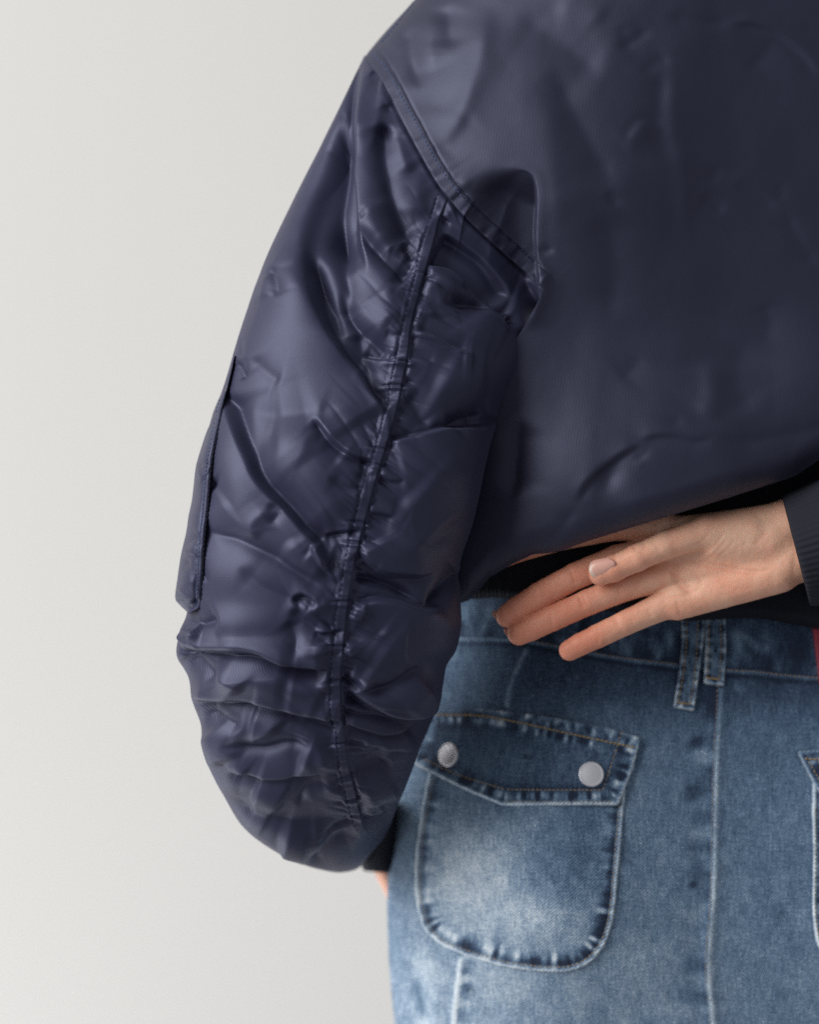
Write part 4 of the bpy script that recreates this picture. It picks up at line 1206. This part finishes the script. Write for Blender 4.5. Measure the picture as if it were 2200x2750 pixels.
FLAP = [(215, 452), (420, 440), (640, 462), (920, 512), (1038, 548), (1000, 680), (948, 812), (730, 812), (515, 812), (350, 742), (178, 655), (200, 560)]
FLAP_OL = poly_round('E', FLAP, 9)
def seg_d(ref, p, X, Y):
    sd, f, al = line_dist(smooth_line(pts(ref, p), 12) if len(p) > 2 else pts(ref, p), X.ravel(), Y.ravel())
    return sd.reshape(X.shape), al.reshape(X.shape)
FL_IN = [(205, 630), (350, 695), (520, 748), (700, 750), (885, 750), (925, 640), (962, 520)]
def flap_h(X, Y, ed, al):
    s, a = seg_d('E', FL_IN[:5], X, Y)
    s2, a2 = seg_d('E', FL_IN[4:], X, Y)
    bord = sstep(0, 5, np.minimum(np.abs(s), np.abs(s2)))
    h = 2.2 * np.exp(-((ed - 8) / 6) ** 2) - 2.6 * np.exp(-(np.minimum(np.abs(s), np.abs(s2)) / 4) ** 2)
    h += 4.2 * vnoise(al / 15, ed / 60, 111) * np.exp(-((ed - 22) / 16) ** 2) + 2.5 * fbm(X / 70, Y / 70, 112, 3)
    h += 4 * sstep(1880, 2100, Y)
    return h
def flap_f(X, Y, ed, al):
    F = .30 + .08 * fbm(X / 120, Y / 120, 113, 3) + .08 * fbm(X / 40, Y / 60, 114, 3) + .06 * fbm(X / 12, Y / 34, 115, 2)
    F = F + .13 * np.exp(-((X - 1350) / 110) ** 2 - ((Y - 2040) / 50) ** 2)
    low = sstep(1960, 2010, Y)
    F = F + (.45 * low + .10) * np.exp(-((ed - 4) / 6) ** 2)
    w = np.exp(-((ed - 24) / 13) ** 2)
    F = F + w * (1.5 * vnoise(al / 12, ed / 70, 116) - .02) * (.55 + .45 * low)
    F = F - .12 * np.exp(-((ed - 46) / 10) ** 2)
    # faded roping above the upper stitch line
    s, a = seg_d('E', [(250, 458), (420, 462), (560, 486), (760, 530), (1015, 585)], X, Y)
    F = F + np.where(Y < 2100, np.exp(-((np.abs(s) - 18) / 12) ** 2) * (1.1 * vnoise(a / 11, s / 60, 118) + .12), 0) * (Y < 2030)
    return F
flap, SURF_F = panel('pocket_flap', FLAP_OL, 9, M_DENIM, jeans, flap_h, flap_f, 520, 110, base_off=9.0, hard=True)
make_stitches('stitching', SURF_F, smooth_line(pts('E', [(250, 460), (420, 464), (560, 488), (760, 532), (900, 562), (1015, 586)]), 3), M_THREAD_GOLD, jeans, 10, 1.8, 4.0, 1.0, seed=23)
make_stitches('stitching', SURF_F, pts('E', [(205, 632), (350, 697), (520, 748)]), M_THREAD_TAN, jeans, 8, 3.5, 2.8, .7, seed=24)
make_stitches('stitching', SURF_F, pts('E', [(520, 748), (700, 750), (890, 750)]), M_THREAD_TAN, jeans, 8, 3.5, 2.8, .7, seed=25)
make_stitches('stitching', SURF_F, pts('E', [(890, 750), (928, 640), (965, 520)]), M_THREAD_TAN, jeans, 8, 3.5, 2.8, .7, seed=26)
make_stitches('stitching', SURF_F, pts('E', [(520, 792), (700, 796), (935, 794)]), M_THREAD_TAN, jeans, 7, 5, 2.2, .5, seed=27)

def snap(px, py, r, dome=.0016):
    v, n = SURF_F.at(px, py)
    c = P(np.array(px), np.array(py), np.array(v[1]))
    n = Vector(n); z = n.normalized(); x = z.orthogonal().normalized(); y = z.cross(x)
    prof = [(0.0, 2.35), (.3, 2.30), (.6, 2.1), (.78, 1.9), (.84, 1.86), (.90, 2.0), (.96, 1.9), (1.0, 1.3), (1.0, .4), (.96, -1.5)]
    k = 48; rr = r / PXM
    vs_ = []
    for (a, b) in prof:
        for q in range(k):
            an = q / k * 2 * math.pi
            p = Vector(c) + x * (a * rr * math.cos(an)) + y * (a * rr * math.sin(an)) + z * (b * .001 + .0006)
            vs_.append(p)
    return new_mesh_obj('snap_button', np.array(vs_), grid_faces(len(prof), k, True)[:, ::-1], M_METAL, jeans)
snap(1588, 2080, 35)
s2_ = snap(1209, 2028, 34)

# waistband and centre seams: stitches
def off_line(p, dy): return [(a, b + dy) for a, b in p]
make_stitches('stitching', SURF_J, smooth_line(pts('E', off_line(WB[3:9], -7)), 3), M_THREAD_GOLD, jeans, 8, 4, 2.4, .5, seed=31)
make_stitches('stitching', SURF_J, smooth_line(pts('E', off_line(WB[10:], -6)), 3), M_THREAD_GOLD, jeans, 8, 4, 2.4, .5, seed=32)
make_stitches('stitching', SURF_J, smooth_line(pts('E', [(a - 10, b) for a, b in CENTRE]), 3), M_THREAD_TAN, jeans, 7, 5, 2.2, .4, seed=33)

# belt loops
def loop_h(X, Y, ed, al): return 2.0 * np.exp(-((ed - 5) / 4) ** 2) + 1.5 * fbm(X / 20, Y / 40, 121, 2)
def loop_f(X, Y, ed, al):
    return .40 + .42 * np.exp(-(ed / 5) ** 2) - .16 * np.exp(-((ed - 13) / 5) ** 2) + .2 * fbm(X / 16, Y / 26, 122, 3) + .9 * vnoise(al / 11, ed / 40, 123) * np.exp(-((ed - 10) / 9) ** 2)
loop1, SL1 = panel('belt_loop', poly_round('E', [(1192, 70), (1282, 70), (1281, 160), (1262, 300), (1242, 446), (1162, 433), (1185, 300), (1196, 180)], 4), 9, M_DENIM, jeans, loop_h, loop_f, 260, 50, base_off=6.0, hard=True, edge=5)
loop2, SL2 = panel('belt_loop', poly_round('E', [(1286, 70), (1362, 70), (1366, 200), (1358, 350), (1280, 340), (1286, 200)], 4), 9, M_DENIM, jeans, loop_h, loop_f, 260, 50, base_off=6.0, hard=True, edge=5)
make_stitches('stitching', SL1, pts('E', [(1215, 90), (1214, 180), (1204, 290), (1182, 415)]), M_THREAD_GOLD, jeans, 8, 4, 2.6, .6, seed=41)
make_stitches('stitching', SL1, pts('E', [(1258, 90), (1256, 180), (1246, 300), (1228, 425)]), M_THREAD_GOLD, jeans, 8, 4, 2.6, .6, seed=42)
make_stitches('stitching', SL1, pts('E', [(1176, 411), (1236, 420)]), M_THREAD_GOLD, jeans, 6, 0, 4.2, 1, seed=43)
make_stitches('stitching', SL2, pts('E', [(1302, 90), (1300, 200), (1296, 310)]), M_THREAD_GOLD, jeans, 8, 4, 2.6, .6, seed=44)
make_stitches('stitching', SL2, pts('E', [(1344, 90), (1348, 200), (1342, 315)]), M_THREAD_GOLD, jeans, 8, 4, 2.6, .6, seed=45)
make_stitches('stitching', SL2, pts('E', [(1290, 316), (1350, 324)]), M_THREAD_GOLD, jeans, 6, 0, 5, 1, seed=46)

# the other back pocket, cut by the right edge of the picture
POCKET2 = [(1700, 720), (1699, 850), (1703, 1000), (1700, 1180), (1706, 1280), (1722, 1350), (1760, 1410), (1830, 1450), (1950, 1462), (2080, 1440), (2080, 720)]
p2, SP2 = panel('pocket', smooth_line(pts('E', POCKET2 + [POCKET2[0]]), 3), 7, M_DENIM, jeans, pocket_h, pocket_f, 420, 80, hard=True)
FLAP2 = [(1640, 600), (1800, 592), (2080, 590), (2080, 780), (1900, 800), (1760, 812), (1716, 745), (1672, 665)]
def flap2_f(X, Y, ed, al): return .22 + .55 * np.exp(-(ed / 6) ** 2) * sstep(1995, 2030, Y + 0 * X) + 1.3 * vnoise(al / 12, ed / 70, 119) * np.exp(-((ed - 24) / 13) ** 2)
f2, SF2 = panel('pocket_flap', poly_round('E', FLAP2, 7), 9, M_DENIM, jeans, lambda X, Y, ed, al: 2.2 * np.exp(-((ed - 8) / 6) ** 2), flap2_f, 320, 70, base_off=9, hard=True)
make_stitches('stitching', SF2, pts('E', [(1672, 628), (1725, 632), (1800, 632)]), M_THREAD_GOLD, jeans, 10, 1.8, 4, 1, seed=51)
make_stitches('stitching', SF2, pts('E', [(1688, 640), (1722, 700), (1760, 755)]), M_THREAD_TAN, jeans, 8, 4, 2.6, .7, seed=52)
make_stitches('stitching', SP2, pts('E', [(1712, 820), (1712, 1000), (1710, 1180), (1718, 1280), (1740, 1350)]), M_THREAD_TAN, jeans, 8, 4, 2.6, .7, seed=53)
# red leather patch
pa, SPa = panel('leather_patch', poly_round('E', [(1700, 122), (1900, 130), (1900, 345), (1727, 345), (1714, 240)], 5), 8, M_LEATHER, jeans, None, None, 200, 40, base_off=5, hard=True, edge=4)
pa['label'] = 'red leather waist patch'

# ================= body: hand, wrists and the hidden arms as one skin
def sdf_cone(Pt, a, b, ra, rb):
    a = np.array(a, np.float32); b = np.array(b, np.float32)
    ba = b - a; l2 = float(ba @ ba)
    pa = [Pt[k] - a[k] for k in range(3)]
    t = np.clip((pa[0] * ba[0] + pa[1] * ba[1] + pa[2] * ba[2]) / l2, 0, 1)
    d = np.sqrt((pa[0] - t * ba[0]) ** 2 + (pa[1] - t * ba[1]) ** 2 + (pa[2] - t * ba[2]) ** 2)
    return d - (ra + (rb - ra) * t)
def smin(a, b, k):
    h = np.clip(.5 + .5 * (b - a) / k, 0, 1)
    return b * (1 - h) + a * h - k * h * (1 - h)

def surface_nets(F, org, step):
    """F: 3-D array, negative inside. Returns verts (n,3) and quads."""
    S = F < 0
    nx, ny, nz = F.shape
    cnt = np.zeros((nx - 1, ny - 1, nz - 1), np.int8); acc = np.zeros((nx - 1, ny - 1, nz - 1, 3), np.float32); num = np.zeros((nx - 1, ny - 1, nz - 1), np.float32)
    off = [(0, 0, 0), (1, 0, 0), (0, 1, 0), (1, 1, 0), (0, 0, 1), (1, 0, 1), (0, 1, 1), (1, 1, 1)]
    def sl(A, o): return A[o[0]:nx - 1 + o[0], o[1]:ny - 1 + o[1], o[2]:nz - 1 + o[2]]
    for o in off: cnt += sl(S, o)
    act = (cnt > 0) & (cnt < 8)
    for i in range(8):
        for ax in range(3):
            if off[i][ax] == 0:
                o2 = list(off[i]); o2[ax] = 1; o2 = tuple(o2)
                A = sl(F, off[i]); B = sl(F, o2)
                m = ((A < 0) != (B < 0)) & act
                t = np.where(m, A / np.where(m, A - B, 1), 0)
                for k in range(3):
                    acc[..., k] += np.where(m, off[i][k] + (t if k == ax else 0), 0)
                num += m
    idx = -np.ones(act.shape, np.int64); idx[act] = np.arange(act.sum())
    cells = np.argwhere(act)
    vv = cells + acc[act] / num[act][:, None]
    verts = np.array(org) + vv * step
    quads = []
    for ax in range(3):
        A = S; 
        s0 = [slice(1, -1)] * 3; s1 = [slice(1, -1)] * 3
        s0[ax] = slice(0, F.shape[ax] - 1); s1[ax] = slice(1, F.shape[ax])
        a = S[tuple(s0)]; b = S[tuple(s1)]
        e = np.argwhere(a != b)
        fl = a[tuple(e.T)]
        base = e.copy()
        for k in range(3):
            if k != ax: base[:, k] += 1
        u, v = [(1, 2), (2, 0), (0, 1)][ax]
        def cell(du, dv):
            q = base.copy(); q[:, u] -= du; q[:, v] -= dv
            ok = np.all((q >= 0) & (q < np.array(act.shape)), 1)
            q = np.clip(q, 0, np.array(act.shape) - 1)
            return np.where(ok, idx[tuple(q.T)], -1)
        Q = np.stack([cell(1, 1), cell(0, 1), cell(0, 0), cell(1, 0)], 1)
        Q = np.where(fl[:, None], Q, Q[:, ::-1])
        quads.append(Q[(Q >= 0).all(1)])
    return verts, np.vstack(quads)

def d3(x, y, z): return (1200 + x / 1.725, 1200 + y / 1.725, z)
FING = {  # (x, y in crop D, z px towards +away, r px)
    'index': [(265, 508, 46, 24), (330, 478, 42, 27), (540, 416, 30, 30), (780, 370, 22, 32), (1010, 370, 14, 38)],
    'middle': [(284, 783, 14, 27), (330, 752, 10, 29), (430, 690, 4, 31), (600, 598, 0, 31), (790, 520, 8, 33), (1010, 480, 14, 38)],
    'ring': [(336, 864, 2, 27), (390, 842, 0, 28), (490, 795, -4, 29), (650, 723, -6, 30), (830, 650, 2, 32), (1020, 590, 10, 38)],
    'little': [(570, 943, -2, 23), (620, 915, -4, 25), (700, 878, -7, 27), (820, 820, -6, 28), (940, 765, 2, 31), (1080, 700, 6, 38)],
    'thumb': [(712, 590, -62, 31), (770, 566, -62, 35), (880, 516, -60, 36), (1010, 458, -50, 37), (1200, 395, -30, 44), (1400, 400, -12, 56)]}
def build_body():
    step = 3.4
    org = np.array([1300., 1290., -125.]); dims = np.array([1000, 520, 260])
    n = (dims / step).astype(int)
    ax = [(org[k] + np.arange(n[k]) * step).astype(np.float32) for k in range(3)]
    G = np.meshgrid(*ax, indexing='ij')
    big = 999.0
    palm = np.full(G[0].shape, big, np.float32)
    bones = [((1000, 420, 16, 34), (1640, 372, 8, 50)), ((990, 500, 16, 38), (1640, 440, 6, 52)), ((1010, 600, 12, 38), (1640, 490, 6, 52)),
             ((1065, 708, 6, 38), (1640, 545, 4, 46)), ((1070, 738, 4, 38), (1540, 588, 0, 52)), ((1080, 390, 2, 40), (1560, 400, -2, 56))]
    for a, b in bones:
        palm = smin(palm, sdf_cone(G, d3(*a[:3]), d3(*b[:3]), a[3], b[3]), 22)
    # wrist and forearm running out into the right sleeve
    for y0, y1 in ((345, 310), (515, 470)):
        palm = smin(palm, sdf_cone(G, d3(1600, y0, 4), d3(1950, y1, 4), 62, 66), 18)
    palm = smin(palm, sdf_cone(G, d3(1090, 385, -6), d3(1600, 338, 2), 30, 53), 18)
    # hollow of the palm
    hol = sdf_cone(G, d3(1080, 560, -62), d3(1330, 560, -66), 26, 20)
    palm = -smin(-palm, hol, 22)
    # thenar and hypothenar
    palm = smin(palm, sdf_cone(G, d3(1250, 440, -20), d3(1500, 440, -12), 44, 52), 22)
    F = palm; allf = None
    for nm in ('index', 'middle', 'ring', 'little'):
        c = FING[nm]; f = np.full(G[0].shape, big, np.float32)
        for a, b in zip(c[:-1], c[1:]):
            f = smin(f, sdf_cone(G, d3(*a[:3]), d3(*b[:3]), a[3] + 5.5, b[3] + 5), 3)
        allf = f if allf is None else np.minimum(allf, f)
    F = smin(F, allf, 12)
    c = FING['thumb']; f = np.full(G[0].shape, big, np.float32)
    for a, b in zip(c[:-1], c[1:]):
        f = smin(f, sdf_cone(G, d3(*a[:3]), d3(*b[:3]), a[3], b[3]), 8)
    F = smin(F, f, 12)
    # close at the far end inside the sleeve
    F = np.maximum(F, G[0] - (org[0] + dims[0] - 3 * step))
    v, q = surface_nets(F, org, step)
    # light smoothing
    for _ in range(3):
        acc = np.zeros_like(v); cn = np.zeros(len(v))
        for i in range(4):
            np.add.at(acc, q[:, i], v[q[:, (i + 1) % 4]]); np.add.at(cn, q[:, i], 1)
        v = .5 * v + .5 * acc / np.maximum(cn, 1)[:, None]
    # normals in pixel space
    fn = np.cross(v[q[:, 1]] - v[q[:, 0]], v[q[:, 3]] - v[q[:, 0]])
    vn = np.zeros_like(v)
    for i in range(4): np.add.at(vn, q[:, i], fn)
    vn /= np.linalg.norm(vn, axis=1, keepdims=True) + 1e-9
    # outward?
    c0 = v.mean(0)
    if (vn * (v - c0)).sum() < 0: vn = -vn; q = q[:, ::-1]
    R = Relief()
    for p, a, w in (([(1200, 500), (1250, 450), (1300, 385)], -2.6, 4), ([(1150, 520), (1210, 475), (1240, 430)], -2.0, 4), ([(1240, 520), (1300, 480), (1350, 410)], -1.6, 4),
                    ([(1060, 505), (1130, 530), (1220, 545), (1350, 570), (1460, 578), (1540, 540)], -5.0, 7), ([(1170, 545), (1230, 505), (1290, 440), (1310, 400)], -2.0, 4), ([(1110, 470), (1180, 440), (1230, 380)], -1.6, 4), ([(1400, 470), (1450, 430), (1500, 380)], -1.4, 5), ([(1330, 480), (1400, 440)], -1.2, 5), ([(1000, 540), (1060, 600), (1100, 660), (1180, 700)], -2.4, 6), ([(1250, 620), (1350, 660), (1450, 640)], -1.4, 8), ([(980, 700), (1100, 690), (1200, 640)], -2.0, 6), ([(1030, 560), (1120, 640), (1160, 640)], -1.6, 6),
                    ([(900, 700), (1000, 660), (1060, 640)], -1.8, 5), ([(1060, 700), (1080, 760), (1075, 800)], -1.6, 5), ([(1130, 570), (1200, 640)], -1.8, 7),
                    ([(860, 455), (885, 490)], -2.0, 4), ([(905, 430), (930, 470)], -1.6, 4), ([(572, 560), (598, 650)], -3.4, 4), ([(590, 560), (614, 640)], -2.2, 4), ([(395, 650), (420, 720)], -3.0, 5),
                    ([(608, 680), (636, 760)], -3.2, 4), ([(624, 670), (654, 750)], -2.4, 4), ([(478, 760), (495, 840)], -3.0, 5), ([(778, 780), (800, 850)], -2.0, 5), ([(690, 860), (708, 930)], -2.0, 5),
                    ([(775, 440), (780, 560)], -1.6, 6), ([(790, 620), (810, 700)], -1.8, 5), ([(925, 740), (960, 800)], -2.0, 5),
                    ([(1600, 330), (1620, 480), (1600, 620)], -1.8, 8), ([(1300, 330), (1500, 310)], 2, 16), ([(870, 640), (1000, 620), (1100, 600)], 1.5, 14),
                    ([(920, 330), (980, 375)], -2.4, 6), ([(640, 590), (680, 600)], 0, 4)):
        R.G('D', p, a, w, (.3, .3))
    front = np.clip(-vn[:, 2] * 1.5, 0, 1)
    X, Y = v[:, 0], v[:, 1]
    h = R.eval(X, Y, 2.0) * front * (1 - .45 * sstep(1850, 1950, X) * sstep(1560, 1500, Y)) + .8 * fbm(X / 14, Y / 14, 131, 2)
    v = v + vn * h[:, None]
    # redness: tips, knuckle pads, heel
    red = .22 + .25 * fbm(X / 60, Y / 60, 141, 3)
    for nm, c in FING.items():
        x, y, z = d3(*c[0][:3]); x2, y2, z2 = d3(*c[1][:3])
        dd = np.sqrt((X - x2) ** 2 + (Y - y2) ** 2 + (v[:, 2] - z2) ** 2)
        if nm != 'thumb': red += .55 * np.exp(-(dd / 65) ** 2)
        else: red += .15 * np.exp(-(dd / 50) ** 2)
    red += .50 * sstep(1800, 1500, X) * sstep(1420, 1540, Y) + .15
    red -= .35 * np.exp(-((X - 1980) / 130) ** 2 - ((Y - 1440) / 70) ** 2)
    creases = np.exp(-((R.eval(X, Y, 2.0) + 3) / 1.6) ** 2) * .25
    red += creases * front
    D = v[:, 2] / PXM + .006
    V = P(v[:, 0], v[:, 1], D)
    allV = [V]; allF = [q]; allR = [red]; off = len(V)
    # hidden remainder of the figure: forearm to upper arm, shoulders, trunk; and the left arm with its wrist
    def chain(c, n=40):
        nonlocal off
        C = np.array(c, float); m = (len(C) - 1) * 12 + 1
        t = np.linspace(0, len(C) - 1, m)
        # smooth the joints
        Rr = np.stack([np.interp(t, np.arange(len(C)), C[:, k]) for k in range(C.shape[1])], -1)
        kk = np.ones(9) / 9
        Rr = np.stack([np.convolve(np.pad(Rr[:, k], 4, mode='edge'), kk, 'valid') for k in range(Rr.shape[1])], -1)
        px = P(Rr[:, 0], Rr[:, 1], Rr[:, 2])
        tan = np.gradient(px, axis=0); tan /= np.linalg.norm(tan, axis=1, keepdims=True)
        ref = np.array([0, 1., 0.])
        s = np.cross(tan, ref); s /= np.linalg.norm(s, axis=1, keepdims=True) + 1e-9
        u = np.cross(s, tan)
        th = np.linspace(0, 2 * math.pi, n, endpoint=False)
        ra = Rr[:, 3:4, None] / PXM; rb = Rr[:, 4:5, None] / PXM
        ring = px[:, None] + s[:, None] * (np.cos(th)[None, :, None] * ra) + u[:, None] * (np.sin(th)[None, :, None] * rb)
        e0 = np.repeat(px[:1, None], n, 1); e1 = np.repeat(px[-1:, None], n, 1)
        ring = np.concatenate([e0, ring, e1], 0)
        allV.append(ring.reshape(-1, 3)); allF.append(grid_faces(ring.shape[0], n, True) + off); allR.append(np.full(ring.shape[0] * n, .35)); off += ring.shape[0] * n
    # left arm (visible only as the sliver of wrist below its cuff)
    chain([(1150, 330, .060, 150, 140), (1090, 640, .050, 130, 130), (960, 1200, .010, 120, 120), (850, 1750, .012, 105, 105), (800, 1960, .030, 105, 100), (900, 2140, .055, 50, 45),
           (1008, 2262, .122, 30, 30), (1034, 2330, .140, 36, 56), (1070, 2395, .155, 38, 60), (1115, 2500, .160, 50, 50), (1150, 2580, .165, 30, 30)])
    # trunk under the jacket
    chain([(1760, -200, .12, 560, 260), (1760, 300, .12, 520, 260), (1760, 900, .135, 470, 270), (1760, 1400, .145, 420, 280), (1780, 1750, .15, 460, 300), (1780, 2300, .155, 520, 340)], 64)
    V = np.vstack(allV); Fq = np.vstack(allF); red = np.concatenate(allR)
    return new_mesh_obj('body', V, Fq, M_SKIN, person, None, {'red': np.clip(red, 0, 1)})
body = build_body()

def nail(pts3, mat, name='fingernail'):
    pass
def make_nail(cx, cy, z, ang, length, width, curve, mat, tip_mat, tilt=0.0, name='fingernail'):
    """a curved nail plate; cx, cy in crop D; ang direction of the finger in the picture (towards the tip)"""
    px, py, _ = d3(cx, cy, 0)
    nu, nv = 15, 17
    u = np.linspace(-1, 1, nu)[None]; v = np.linspace(0, 1, nv)[:, None]
    w = width * (.80 + .30 * np.sin(np.clip(v * 1.5, 0, 1.57)) ) * np.sqrt(np.clip(1 - np.clip((v - .72) / .34, 0, 1) ** 2 * .75, .05, 1)) * np.sqrt(np.clip(1 - np.clip((.14 - v) / .22, 0, 1) ** 2, .05, 1))
    a = u * w; b = (v - .5) * length + 0 * a
    b = b - .10 * length * (u ** 2) * np.where(v > .5, 1, -1) * np.abs(v - .5) * 2
    zz = curve * (u ** 2) - 0.10 * length * (1 - (2 * v - 1) ** 2) * .3 + tilt * (v - .5) * length
    ca, sa = math.cos(ang), math.sin(ang)
    X = px + b * ca - a * sa; Y = py + b * sa + a * ca
    top = P(X, Y, (z + zz) / PXM + .006)
    bot = P(X, Y, (z + zz + 4) / PXM + .006)
    V = np.concatenate([top.reshape(-1, 3), bot.reshape(-1, 3)])
    F1 = grid_faces(nv, nu); n = nu * nv
    F2 = F1[:, ::-1] + n
    rim = [i for i in range(nu)] + [i * nu + nu - 1 for i in range(1, nv)] + [(nv - 1) * nu + i for i in range(nu - 2, -1, -1)] + [i * nu for i in range(nv - 2, 0, -1)]
    F3 = np.array([(rim[i], rim[(i + 1) % len(rim)], rim[(i + 1) % len(rim)] + n, rim[i] + n) for i in range(len(rim))])
    o = new_mesh_obj(name, V, np.vstack([F1, F2, F3]), mat, person)
    o.data.materials.append(tip_mat)
    mi = np.zeros(len(o.data.polygons), np.int32)
    rows = (np.arange(len(F1)) // (nu - 1))
    mi[:len(F1)][rows >= nv - 3] = 1
    mi[len(F1):2 * len(F1)][rows >= nv - 3] = 1
    o.data.polygons.foreach_set('material_index', mi)
    return o
make_nail(722, 560, -97, math.radians(180 - 20), 74, 25, 12, M_NAIL, M_NAIL_TIP, .10)
for (cx, cy, z, an) in ((234, 778, 22, 135), (289, 858, 10, 140)):
    make_nail(cx, cy, z, math.radians(an), 22, 14, 8, M_NAIL, M_NAIL, -.9)
